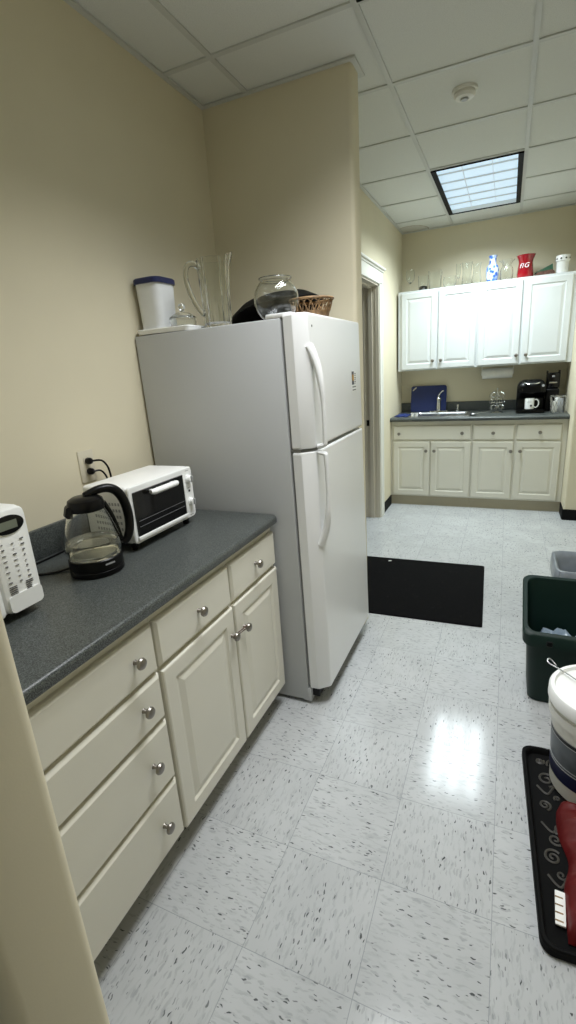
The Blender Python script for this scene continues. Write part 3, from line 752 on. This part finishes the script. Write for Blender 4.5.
t = thing('faucet', 'chrome faucet with lever at the back of the sink', 'faucet', (.79, 4.405, BZ+.0062))
bm = B(); loft(bm, [[(p[0], p[1], 0) for p in rrect(-.1, .1, -.026, .026, .025)], [(p[0], p[1], .012) for p in rrect(-.095, .095, -.022, .022, .021)]], True, True); ob('deck_plate', bm, 'chrome', t)
bm = B(); lathe(bm, [(0, .012), (.024, .012), (.023, .05), (.021, .11), (.024, .13), (.022, .15), (0, .158)], None, 20); ob('body', bm, 'chrome', t)
bm = B(); tube(bm, smooth_path([(0, 0, .12), (.006, -.06, .16), (.012, -.12, .172), (.016, -.165, .155), (.017, -.175, .128)], 5), .0125, 12); ob('spout', bm, 'chrome', t)
bm = B(); tube(bm, smooth_path([(0, 0, .155), (.01, -.015, .185), (.035, -.03, .215), (.05, -.035, .22)], 4), [.009]*5+[.006]*8, 8); ob('lever', bm, 'chrome', t)

bm = B(); q = at(.672, 4.46, BZ+.007) @ Matrix.Rotation(math.radians(-9), 4, 'X')
hole = .03
prism(bm, rrect(-.187, .187, 0, .275, .025), lambda p: (p[0], 0, p[1]), lambda p: (p[0], .010, p[1]))
bmesh.ops.transform(bm, matrix=q, verts=bm.verts)
t = tag(ob('cutting_board', bm, 'board'), 'blue plastic cutting board leaning on the wall behind the sink', 'cutting board')
bm = B(); prism(bm, [(-.165, .222), (-.132, .252), (-.128, .262), (-.14, .263), (-.165, .24), (-.172, .228)], lambda p: (p[0], -.0006, p[1]), lambda p: (p[0], .0106, p[1])); bmesh.ops.transform(bm, matrix=q, verts=bm.verts); ob('handle_slot', bm, 'basegrey', t)

# blue dish cloth, left end
bm = B(); N = 14; g_ = [[None]*N for _ in range(N)]
for i in range(N):
    for j in range(N):
        x = .395+.135*i/(N-1); y = 4.02+.22*j/(N-1)+.02*math.sin(i)
        e = min(i, j, N-1-i, N-1-j)/4
        z = BZ+.0015+.03*min(1, e)*(.55+.45*noise.noise(Vector((x*22, y*18, 3))))
        g_[i][j] = bm.verts.new((x, y, max(z, BZ+.0015)))
for i in range(N-1):
    for j in range(N-1): bm.faces.new((g_[i][j], g_[i+1][j], g_[i+1][j+1], g_[i][j+1]))
o = tag(ob('dish_cloth', bm, 'bluecloth', angle=80), 'crumpled blue dish cloth at the left end of the back worktop', 'cloth'); md = o.modifiers.new('thickness', 'SOLIDIFY'); md.thickness = .004; md.offset = 1

for (cx_, cy_), lab in (((.583, 4.005), 'small clear cup left of the sink, nearer the front edge'), ((.622, 4.0), 'small clear cup on the sink rim beside the other cup')):
    bm = B(); lathe(bm, [(0, 0), (.015, 0), (.019, .034), (.0175, .034), (.0138, .002), (0, .002)], None, 20)
    tag(ob('plastic_cup', bm, 'frostlid', loc=(cx_, cy_, BZ+.0065)), lab, 'cup', 'small cups by the sink')

t = thing('strainer', 'small metal sink strainer with a long handle right of the sink', 'strainer', (1.16, 4.05, BZ+.001))
q = Matrix.Rotation(math.radians(35), 4, 'Z')
bm = B(); lathe(bm, [(.0, .001), (.02, .001), (.035, .014), (.037, .014), (.022, 0), (0, 0)], None, 24); ob('cup', bm, 'steel', t)
bm = B(); tube(bm, [q @ Vector(p) for p in smooth_path([(.034, 0, .013), (.07, 0, .022), (.11, 0, .018), (.15, 0, .024)], 4)], .004, 8, flat=.6); ob('handle', bm, 'steel', t)

# ------------------------------------------------------------------ pod carousel
t = thing('pod_carousel', 'chrome wire coffee pod carousel on the back worktop', 'pod holder', (1.365, 4.25, BZ+.001))
bm = B(); lathe(bm, [(0, 0), (.062, 0), (.062, .005), (.02, .010), (.004, .012), (.004, .225), (.008, .23), (0, .238)], None, 24); ob('stand', bm, 'chrome', t)
for lv, zz in enumerate((.055, .115, .175)):
    bm = B()
    for k in range(6):
        a = 2*PI*(k+.5*lv)/6; c_ = Vector((.062*math.cos(a), .062*math.sin(a), zz))
        ax = Vector((math.cos(a), math.sin(a), .35)).normalized(); u = ax.orthogonal().normalized(); v = ax.cross(u)
        tube(bm, [c_+(u*math.cos(2*PI*i/14)+v*math.sin(2*PI*i/14))*.024 for i in range(14)], .0022, 6, True)
        tube(bm, [(0, 0, zz-.012), tuple(c_-Vector((0, 0, .02)))], .0018, 6)
    ob('wire_tier', bm, 'chrome', t)

# ------------------------------------------------------------------ coffee maker with mug
t = thing('coffee_maker', 'black single-cup coffee maker with silver lever on the back worktop', 'coffee maker', (1.66, 4.22, BZ+.001))
bm = B(); prism(bm, rrect(-.122, .122, -.12, .17, .05), lambda p: (p[0], p[1], 0), lambda p: (p[0], p[1], .028)); ob('base', bm, 'black', t)
bm = B(); R = []
for sx, y0, z in ((1, .02, .028), (1, .02, .13), (1, -.04, .165), (1, -.09, .19), (1, -.1, .24), (.97, -.095, .262), (.86, -.075, .285), (.6, -.04, .302)):
    R.append([(p[0], p[1], z) for p in rrect(-.122*sx, .122*sx, y0, .17-(1-sx)*.1, .05)])
loft(bm, R, True, True); ob('body', bm, 'black', t)
bm = B(); prism(bm, rrect(-.06, .06, -.112, .0, .02), lambda p: (p[0], p[1], .0285), lambda p: (p[0], p[1], .034)); ob('drip_tray', bm, 'black_matte', t)
bm = B(); tube(bm, smooth_path([(-.07, -.04, .285), (-.062, -.09, .279), (-.03, -.115, .272), (.03, -.115, .272), (.062, -.09, .279), (.07, -.04, .285)], 5), .008, 10, flat=.8); ob('lever', bm, 'chrome', t)
bm = B(); lathe(bm, [(0, 0), (.012, 0), (.011, .005), (0, .006)], at(.095, -.095, .25) @ Matrix.Rotation(PI/2, 4, 'X'), 14); ob('button', bm, 'grey', t)

t = thing('coffee_mug', 'white coffee mug with a small dark emblem in the coffee maker', 'mug', (1.652, 4.165, BZ+.0355))
bm = B(); lathe(bm, [(0, 0), (.036, 0), (.040, .004), (.0415, .098), (.0405, .101), (.038, .098), (.0365, .008), (0, .006)], None, 32); ob('cup', bm, 'ceramic', t)
bm = B(); tube(bm, smooth_path([(.038, -.004, .085), (.055, -.006, .09), (.073, -.008, .075), (.077, -.008, .05), (.069, -.007, .026), (.052, -.005, .014), (.038, -.004, .022)], 4), .0055, 10); ob('handle', bm, 'ceramic', t)
bm = B(); q = at(.012, -.040, .035) @ Matrix.Rotation(math.radians(17), 4, 'Z') @ Matrix.Rotation(PI/2, 4, 'X'); lathe(bm, [(0, 0), (.0095, 0), (.0095, .0026), (0, .0026)], q, 14); ob('emblem', bm, 'purple', t)
bm = B(); q = at(-.002, -.0408, .068) @ Matrix.Rotation(PI/2, 4, 'X')
box(bm, -.022, .016, -.001, .002, -.0008, .0008); box(bm, -.018, .018, .008, .010, -.0008, .0008); bmesh.ops.transform(bm, matrix=q, verts=bm.verts); ob('print', bm, 'grey', t)

t = thing('coffee_grinder', 'tall narrow black coffee grinder right of the coffee maker', 'grinder', (1.845, 4.34, BZ+.001))
bm = B(); box(bm, -.058, .058, -.08, .1, 0, .21, .012, 3); ob('body', bm, 'black', t)
bm = B(); box(bm, -.05, .05, -.05, .08, .2105, .355, .01, 3); box(bm, -.058, -.044, -.04, .07, .22, .375, .004, 2); box(bm, .044, .058, -.04, .07, .22, .375, .004, 2); ob('hopper', bm, 'black_gloss', t)
bm = B(); box(bm, -.034, .034, -.056, -.049, .258, .272, .002, 1); ob('silver_strip', bm, 'chrome', t)
bm = B(); box(bm, -.012, .012, -.0525, -.0495, .315, .33, .002, 1); ob('switch', bm, 'grey', t)

# wire basket with packets
bx, by = 1.888, 4.13
t = thing('wire_basket', 'square wire basket of sachets at the right end of the back worktop', 'basket', (bx, by, BZ+.001))
a, hgt = .062, .152
bm = B()
def ringpts(s, z): return [(p[0], p[1], z) for p in rrect(-s, s, -s, s, .012, 3)]
for s, z in ((.056, .003), (.066, hgt)): tube(bm, ringpts(s, z), .003, 6, True)
ob('rim', bm, 'chrome', t)
bm = B()
for side in range(4):
    q = Matrix.Rotation(side*PI/2, 4, 'Z')
    for k in range(4):
        u0 = -.05+.033*k
        for d in (.034, -.034):
            u1 = max(-.062, min(.062, u0+d*1.6))
            tube(bm, [q @ Vector((u0, -.056, .003)), q @ Vector((u1, -.066, hgt))], .0018, 6)
    tube(bm, [q @ Vector((-.056, -.056, .003)), q @ Vector((-.064, -.064, hgt))], .0024, 6)
    tube(bm, [q @ Vector((-.055+.0, -.056+side*0, .003)), q @ Vector((.055, -.056, .003))], .0018, 6)
for k in (-.03, 0, .03): tube(bm, [(k, -.055, .003), (k, .055, .003)], .0018, 6)
ob('wire_sides', bm, 'chrome', t)
for k, (dx, dy, rz_, h_, lab) in enumerate(((-.028, -.03, .35, .105, 'white sachet leaning at the left side of the wire basket'), (.022, .0, -.2, .125, 'pale sachet standing in the middle of the wire basket'), (-.004, .03, .1, .13, 'pale sachet standing at the back of the wire basket'))):
    bm = B(); box(bm, -.022, .022, -.005, .005, .0, h_, .004, 2); bmesh.ops.transform(bm, matrix=Matrix.Rotation(rz_, 4, 'Z') @ Matrix.Rotation(.06, 4, 'X'), verts=bm.verts)
    tag(ob('sachet', bm, 'paper' if k != 1 else 'grey', loc=(bx+dx, by+dy, BZ+.0065)), lab, 'sachet', 'sachets in the wire basket')

# ------------------------------------------------------------------ upper cabinets
UF = 4.249
def upper(label, x0, x1, doors):
    t = thing('wall_cabinet', label, 'cabinet', (x0, UF, 1.366), 0, 'wall cabinets over the sink'); w = x1-x0
    bm = B(); box(bm, 0.0005, w-.0005, 0, YB-UF-.001, 0, .766); ob('body', bm, 'upper', t, smooth=False)
    for a, b, kx_ in doors:
        bm = B(); panel(bm, (a-x0, 0, .012), (1, 0, 0), (0, 0, 1), (0, -1, 0), b-a, .735, DOOR); f = ob('door', bm, 'upper', t, smooth=False)
        knob(f, (kx_-x0, -.0185, .088), (0, -1, 0))
upper('white wall cabinet with two doors over the sink', .392, 1.1475, [(.425, .774, .74), (.788, 1.139, .82)])
upper('white wall cabinet with two doors over the coffee maker', 1.1485, 1.9745, [(1.163, 1.528, 1.508), (1.548, 1.93, 1.59)])

t = thing('paper_towel_holder', 'white paper towel roll mounted under the wall cabinets', 'paper towel', (1.35, 4.42, 1.291))
bm = B(); q = Matrix.Rotation(PI/2, 4, 'Y'); lathe(bm, [(.018, -.14), (.049, -.14), (.0495, -.138), (.0495, .138), (.049, .14), (.018, .14)], q, 36); ob('roll', bm, 'paper', t)
bm = B()
for s in (-1, 1): box(bm, min(s*.1435, s*.149), max(s*.1435, s*.149), -.016, .016, -.016, .0745, .002, 1)
box(bm, -.149, .149, -.016, .016, .07, .0745)
lathe(bm, [(0, -.1435), (.014, -.1435), (.014, .1435), (0, .1435)], q, 14); ob('bracket', bm, 'white', t)

# ------------------------------------------------------------------ glassware on top of the wall cabinets
UZ = 1.366+.766+.0008; UY = 4.345
def gl(name, label, cat, x, prof, m='thin', y=UY, seg=32, mod=None):
    bm = B(); lathe(bm, prof, None, seg, mod)
    return tag(ob(name, bm, m, loc=(x, y, UZ)), label, cat, 'glassware on the wall cabinets' if m in ('thin', 'glass') else None)
gl('wine_glass', 'clear stemmed wine glass at the left end of the cabinet top', 'glass', .492, [(0, 0), (.034, 0), (.033, .004), (.005, .01), (.004, .075), (.02, .09), (.04, .12), (.043, .16), (.036, .205), (.0345, .205), (.041, .16), (.038, .121), (.018, .093), (0, .09)])
t = thing('candle_glass', 'clear glass tumbler holding black pebbles on the cabinet top', 'glass', (.62, UY, UZ), 0, 'glassware on the wall cabinets')
bm = B(); lathe(bm, [(0, 0), (.042, 0), (.044, .006), (.05, .14), (.0475, .14), (.041, .008), (0, .006)], None, 32); ob('tumbler', bm, 'thin', t)
bm = B(); lathe(bm, [(0, .0065), (.040, .0085), (.0415, .036), (.03, .044), (0, .042)], None, 24, mod=lambda a, z: 1 if z < .03 else 1-.12*abs(math.sin(5*a))); ob('pebbles', bm, 'black', t)
bm = B(); R = []
for s, z in ((.052, 0), (.055, .004), (.06, .165)): R.append([(p[0], p[1], z) for p in rrect(-s, s, -s, s, .006, 3)])
for s, z in ((.057, .165), (.051, .008)): R.append([(p[0], p[1], z) for p in rrect(-s, s, -s, s, .005, 3)])
loft(bm, R, True, True); tag(ob('square_vase', bm, 'thin', loc=(.737, UY, UZ)), 'square clear glass vase right of the tumbler with pebbles', 'vase', 'glassware on the wall cabinets')
gl('glass_bowl', 'low round clear glass bowl on the cabinet top', 'bowl', .872, [(0, 0), (.035, 0), (.04, .004), (.062, .03), (.066, .06), (.056, .092), (.058, .102), (.055, .102), (.053, .092), (.063, .06), (.059, .032), (.038, .008), (0, .006)])
gl('champagne_flute', 'slim clear champagne flute left of the tall cylinder vase', 'glass', .951, [(0, 0), (.026, 0), (.025, .003), (.004, .008), (.0038, .06), (.012, .075), (.022, .12), (.021, .2), (.0195, .2), (.0205, .12), (.0105, .078), (0, .074)], y=4.34)
gl('tall_vase', 'tall clear glass cylinder vase with flared rim', 'vase', 1.03, [(0, 0), (.046, 0), (.048, .006), (.042, .06), (.039, .12), (.044, .18), (.052, .205), (.0495, .206), (.041, .18), (.036, .12), (.039, .06), (.044, .014), (0, .012)])
gl('slender_vase', 'clear glass vase with pinched waist left of the blue vase', 'vase', 1.12, [(0, 0), (.036, 0), (.040, .006), (.043, .05), (.034, .1), (.031, .13), (.037, .17), (.042, .188), (.0395, .188), (.0345, .17), (.028, .13), (.031, .1), (.04, .05), (.036, .012), (0, .01)])
gl('blue_vase', 'blue and white patterned vase with narrow neck on the cabinet top', 'vase', 1.257, [(0, 0), (.042, 0), (.045, .005), (.056, .06), (.057, .105), (.05, .135), (.034, .155), (.030, .17), (.031, .205), (.038, .228), (.036, .229), (.028, .205), (.027, .17), (.03, .158), (0, .15)], 'vase')
gl('ruffled_vase', 'clear glass vase with ruffled rim between blue and red vases', 'vase', 1.381, [(0, 0), (.05, 0), (.054, .006), (.058, .06), (.055, .1), (.036, .13), (.045, .155), (.062, .175), (.059, .176), (.043, .157), (.033, .131), (.051, .1), (.054, .06), (.05, .012), (0, .01)], seg=48, mod=lambda a, z: 1+.12*math.cos(6*a)*max(0, (z-.13)/.045))
bm = B(); lathe(bm, [(0, 0), (.066, 0), (.069, .005), (.070, .04), (.064, .1), (.060, .125), (.064, .155), (.082, .194), (.079, .195), (.061, .157), (.057, .125), (.061, .1), (.066, .04), (.064, .012), (0, .01)], None, 40)
t = tag(ob('red_vase', bm, 'redglass', loc=(1.538, UY, UZ)), 'dark red glass vase with white lettering and flared rim', 'vase')
bm = B()
mt = frame((-.012, -.0672, .10), (math.cos(-.17), math.sin(-.17), 0), (0, 0, 1))
bm2 = text_bm('flG', .056, mt, .0022)
ob('lettering', bm2, 'lettering', t)
# green box tilted in a brown woven tray
t = thing('woven_box', 'tilted dark green box with mottled brown woven front right of the red vase', 'box', (1.612, 4.345, UZ))
bm = B(); prism(bm, [(0, 0), (.172, 0), (.168, .028), (.150, .045), (.03, .036)], lambda p: (p[0], -.03, p[1]), lambda p: (p[0], .11, p[1])); ob('woven_front', bm, 'wovenbrown', t, smooth=False)
bm = B(); prism(bm, [(.008, .032), (.155, .046), (.148, .094)], lambda p: (p[0], -.015, p[1]), lambda p: (p[0], .10, p[1])); ob('green_lid', bm, 'greenbox', t, smooth=False)
t = thing('ceramic_jar', 'white ceramic candle jar with dark dots at the right end of the cabinet top', 'jar', (1.84, UY, UZ))
bm = B(); lathe(bm, [(0, 0), (.046, 0), (.05, .006), (.05, .095), (.052, .1), (.058, .104), (.058, .145), (.055, .15), (.051, .15), (.05, .102), (.046, .01), (0, .008)], None, 36); ob('body', bm, 'ceramic', t)
bm = B()
for k in range(9):
    a = 2*PI*k/9+.2; q = at(.0575*math.cos(a), .0575*math.sin(a), .122) @ Matrix.Rotation(a, 4, 'Z') @ Matrix.Rotation(PI/2, 4, 'Y'); lathe(bm, [(0, 0), (.008, 0), (.007, .0018), (0, .002)], q, 10)
ob('dots', bm, 'black', t)

# ------------------------------------------------------------------ floor things
t = None
bm = B(); R = []
for s, z in ((0, .0005), (.0, .006), (.004, .009)): R.append([(p[0], p[1], z) for p in rrect(-.485+s, .485-s, -.4425+s, .4425-s, .012, 3)])
loft(bm, R, True, True)
o = ob('floor_mat', bm, 'mat', loc=(.899, 2.006, 0)); o.rotation_euler.z = math.radians(1.6)
tag(o, 'black floor mat on the tiles past the refrigerator', 'mat')
bm = B(); box(bm, -.012, .012, -.006, .006, 0, .0025, .001, 1); o = ob('paper_scrap', bm, 'paper', loc=(.7, 2.38, .0095)); o.rotation_euler.z = .5
tag(o, 'tiny white paper scrap near the far edge of the black mat', 'scrap')

# green recycling bin
rx, ry = 1.567, .962
t = thing('recycling_bin', 'dark green recycling bin with low front on the floor at right', 'bin', (rx, ry, 0))
BW, BD = .40, .315
def sl(y): return .352+(y/BD)*(.486-.352)
def rr3(ins, zf, r=.035):
    return [(p[0], p[1], zf(p[1])) for p in rrect(ins, BW-ins, ins, BD-ins, r, 5)]
bm = B()
rg = [rr3(.045, lambda y: .0, .04), rr3(.04, lambda y: .006, .04), rr3(.018, lambda y: sl(y)*.8, .04), rr3(.012, lambda y: sl(y)-.002, .04)]
rg += [rr3(.016, lambda y: sl(y)-.002, .04), rr3(.022, lambda y: sl(y)*.8, .04), rr3(.046, lambda y: .012, .04)]
loft(bm, rg, True, True); ob('tub', bm, 'green', t)
bm = B(); loft(bm, [rr3(.0125, lambda y: sl(y)-.062), rr3(.0, lambda y: sl(y)-.058), rr3(-.003, lambda y: sl(y)-.006), rr3(.002, lambda y: sl(y)), rr3(.0155, lambda y: sl(y)), rr3(.0165, lambda y: sl(y)-.012)]); ob('rim', bm, 'green', t)
bm = B(); box(bm, .088, .112, -.006, .002, .305, .33, .003, 1); ob('latch_notch', bm, 'black', t)
def crumple(x0, x1, y0, y1, z0, h, N=22, sc=16, seed=0, m='bag', nm='bag', edge=.18, amp=.5):
    bm = B(); T_ = []
    for i in range(N):
        row = []
        for j in range(N):
            u, v = i/(N-1), j/(N-1); x, y = x0+(x1-x0)*u, y0+(y1-y0)*v
            e = min(u, v, 1-u, 1-v)/edge; e = min(1, e); e = math.sin(e*PI/2)**.7
            z = z0+h*e*(1-amp/2+amp*(noise.noise(Vector((x*sc, y*sc, seed)))+.4*noise.noise(Vector((x*sc*2.3, y*sc*2.3, seed+5)))))
            row.append(bm.verts.new((x, y, z)))
        T_.append(row)
    for i in range(N-1):
        for j in range(N-1): bm.faces.new((T_[i][j], T_[i+1][j], T_[i+1][j+1], T_[i][j+1]))
    bd = [T_[i][0] for i in range(N)]+[T_[N-1][j] for j in range(1, N)]+[T_[i][N-1] for i in range(N-2, -1, -1)]+[T_[0][j] for j in range(N-2, 0, -1)]
    bm.faces.new(bd)
    return bm
tag(ob('plastic_bag', crumple(rx+.05, rx+BW-.05, ry+.052, ry+BD-.052, .03, .26, seed=2, amp=.25), 'bag', angle=80), 'blue-grey plastic bag inside the green recycling bin', 'bag')

# grey waste basket with liner
wx, wy = 1.748, 1.66
t = thing('waste_basket', 'grey waste basket with plastic liner behind the green bin', 'bin', (wx, wy, 0))
WW, WD, WH = .30, .31, .35
def ws(ins, z, r=.05): return [(p[0], p[1], z) for p in rrect(ins, WW-ins, ins, WD-ins, r, 6)]
bm = B(); loft(bm, [ws(.045, 0), ws(.004, WH-.02), ws(-.002, WH-.016), ws(-.002, WH), ws(.005, WH), ws(.012, WH-.03), ws(.05, .006)], True, True); ob('tub', bm, 'binplastic', t)
bm = B(); R = []
random.seed(5)
def wob(ring, a): return [(x+a*noise.noise(Vector((x*30, y*30, z*20+7))), y+a*noise.noise(Vector((x*30, y*30, z*20+19))), z+a*.8*noise.noise(Vector((x*22, y*22, z*9+3)))) for x, y, z in ring]
def wsd(ins, z): return [(p[0], p[1], z) for p in rrect(ins, WW-ins, ins, WD-ins, .05, 12)]
loft(bm, [wob(wsd(-.012, WH-.085), .012), wob(wsd(-.011, WH-.04), .008), wob(wsd(-.008, WH+.004), .003), wob(wsd(.003, WH+.007), .003), wob(wsd(.024, WH-.03), .010), wob(wsd(.04, .2), .014), wob(wsd(.062, .06), .008)], False, True); ob('liner', bm, 'liner', t, angle=80)

# boot tray
tr = -.0465
t = thing('boot_tray', 'black rubber boot tray with embossed scrolls on the floor at right', 'tray', (1.606, -.038, 0), -tr*0+.0465*.9)
TW, TL = .385, .722
def ts(ins, z, r=.035): return [(p[0], p[1], z) for p in rrect(ins, TW-ins, ins, TL-ins, r, 6)]
bm = B(); loft(bm, [ts(.006, .0005), ts(0, .004), ts(.0, .026), ts(.003, .03), ts(.010, .03), ts(.014, .026), ts(.018, .009), ts(.022, .007)], True, True); ob('pan', bm, 'tray', t)
bm = B()
def spiral(cx, cy, r, turns, a0, dirn=1):
    n = int(18*turns); pts = []
    for i in range(n+1):
        f = i/n; a = a0+dirn*2*PI*turns*f; rr = r*(1-.86*f); pts.append((cx+rr*math.cos(a), cy+rr*math.sin(a), .0075))
    tube(bm, pts, [(.0030+.05*r)*(1-.25*i/n) for i in range(n+1)], 6)
random.seed(11); put = []
tries = 0
while len(put) < 62 and tries < 6000:
    tries += 1; r_ = random.choice([.034, .026, .02, .015, .011]) if tries < 3000 else random.choice([.014, .010])
    sx, sy = random.uniform(.03+r_, TW-.03-r_), random.uniform(.03+r_, TL-.03-r_)
    if all((sx-a)**2+(sy-b)**2 > (r_+c)**2*.92 for a, b, c in put):
        put.append((sx, sy, r_)); spiral(sx, sy, r_, random.uniform(1.2, 1.9), random.uniform(0, 6.28), random.choice([-1, 1]))
for y0_ in (.55, .4, .22): tube(bm, smooth_path([(.04, y0_, .0075), (.07, y0_-.03, .0075), (.1, y0_+.01, .0075), (.14, y0_-.03, .0075), (.18, y0_, .0075)], 5), .004, 6)
ob('scroll_relief', bm, 'scroll', t)

# bucket
bxx, byy = 1.794, .572
t = thing('plastic_bucket', 'white lidded plastic bucket with dark label on the boot tray', 'bucket', (bxx, byy, .0105)); t.scale = (1.01, 1.01, 1.075)
bm = B(); lathe(bm, [(0, 0), (.124, 0), (.128, .005), (.142, .27), (.153, .272), (.154, .30), (.147, .302), (.148, .335), (.142, .336), (.12, .006), (0, .006)], None, 56); ob('pail', bm, 'bucket', t)
bm = B(); lathe(bm, [(.1495, .318), (.158, .318), (.159, .322), (.158, .352), (.153, .359), (.142, .359), (.138, .348), (.05, .346), (0, .346)], None, 56); lathe(bm, [(.1495, .318), (.150, .336), (0, .3365)], None, 56); ob('lid', bm, 'lidwhite', t)
def band(z0, z1, m, nm, off=.0006):
    bm = B(); r = lambda z: .128+(z-.005)/.265*.014
    lathe(bm, [(r(z0)+.0001, z0), (r(z0)+off, z0), (r(z1)+off, z1), (r(z1)+.0001, z1)], None, 56)
    return bm
lb = ob('label', band(.055, .222, 0, 0), 'labelgrey', t)
ob('label_band', band(.055, .105, 0, 0, .0011), 'labelnavy', lb)
bm = band(.105, .108, 0, 0, .0015)
for z in (.116, .205, .221):
    b2 = band(z, z+.0022, 0, 0, .0015); me = bpy.data.meshes.new('x'); b2.to_mesh(me); b2.free(); bm.from_mesh(me); bpy.data.meshes.remove(me)
ob('label_line', bm, 'grey', lb)
ob('label_stripe', band(.209, .219, 0, 0, .0013), 'black', lb)
bm = B(); rb = .16
pts = [(-.128, .118, .355), (-.146, .135, .3665), (-.156, .128, .367), (-.15, .112, .362), (-.11, .08, .3605), (-.05, .015, .3605), (.03, -.055, .3605), (.1, -.07, .3605), (.145, -.05, .3605), (.161, -.02, .35), (.159, .0, .32)]
tube(bm, smooth_path(pts, 6), .0022, 8); ob('bail_handle', bm, 'steel', t)

# red fabric heap
bm = B(); N = 40; X1_ = 1.965
Lx = lambda y: 1.672+.030*max(0, (y-.25))+.022*math.exp(-((y-.235)/.06)**2)-.004*math.exp(-((y-.36)/.06)**2)+(.07*((y-.41)/.08)**2 if y > .41 else 0)
T_ = []
for i in range(N):
    row = []
    for j in range(N):
        u, v = i/(N-1), j/(N-1); y = 0.005+v*.438; x = Lx(y)+(X1_-Lx(y))*u
        e = min(1, min(u/.28, (1-u)/.28, v/.12, (1-v)/.16)); e = math.sqrt(max(0, 1-(1-e)**2))
        z = .011+.075*e*(.80+.22*math.sin(v*26+u*2.0)**3+.3*noise.noise(Vector((x*9, y*9, 2))))
        row.append(bm.verts.new((x, y, z)))
    T_.append(row)
for i in range(N-1):
    for j in range(N-1): bm.faces.new((T_[i][j], T_[i+1][j], T_[i+1][j+1], T_[i][j+1]))
bm.faces.new([T_[i][0] for i in range(N)]+[T_[N-1][j] for j in range(1, N)]+[T_[i][N-1] for i in range(N-2, -1, -1)]+[T_[0][j] for j in range(N-2, 0, -1)])
tag(ob('red_bag', bm, 'red', angle=80), 'folded dark red fabric bag lying on the boot tray', 'bag')
t = thing('paper_packet', 'small white printed packet beside the red bag on the boot tray', 'packet', (1.655, .088, .0125), -.06)
bm = B(); box(bm, -.008, .018, -.048, .048, 0, .007, .002, 2); ob('packet', bm, 'paper', t)
bm = B()
for k in range(4): box(bm, -.008, .012, -.04+k*.022, -.036+k*.022, .0066, .0076)
ob('print', bm, 'wicker', t)

# ------------------------------------------------------------------ world, camera, view
w = bpy.data.worlds.new('World'); scene.world = w; w.use_nodes = True
w.node_tree.nodes['Background'].inputs[0].default_value = (.6, .65, .7, 1); w.node_tree.nodes['Background'].inputs[1].default_value = .05
cam = bpy.data.cameras.new('camera'); co = bpy.data.objects.new('camera', cam); col.objects.link(co)
yaw, pitch, roll, f = .4318, -.2911, -.068, 480.0
cy_, sy_, cp_, sp_, cr, sr = math.cos(yaw), math.sin(yaw), math.cos(pitch), math.sin(pitch), math.cos(roll), math.sin(roll)
fw = Vector((-sy_*cp_, cy_*cp_, sp_)); up0 = Vector((sy_*sp_, -cy_*sp_, cp_)); rt0 = Vector((cy_, sy_, 0))
rt = cr*rt0+sr*up0; up = -sr*rt0+cr*up0
m = Matrix((rt, up, -fw)).transposed().to_4x4(); m.translation = (1.4419, -1.042, 1.4809); co.matrix_world = m
cam.sensor_fit = 'VERTICAL'; cam.sensor_height = 36; cam.lens = f/1024*36; cam.clip_start = .02
scene.camera = co
vs = scene.view_settings
scene.display_settings.display_device = 'sRGB'
vs.view_transform = 'Standard'; vs.look = 'None'; vs.gamma = 1; vs.use_curve_mapping = False; vs.exposure = 0.0
cy = scene.cycles
cy.max_bounces = 14; cy.transmission_bounces = 12; cy.glossy_bounces = 6; cy.diffuse_bounces = 6; cy.transparent_max_bounces = 12
cy.use_denoising = True; cy.sample_clamp_indirect = 6
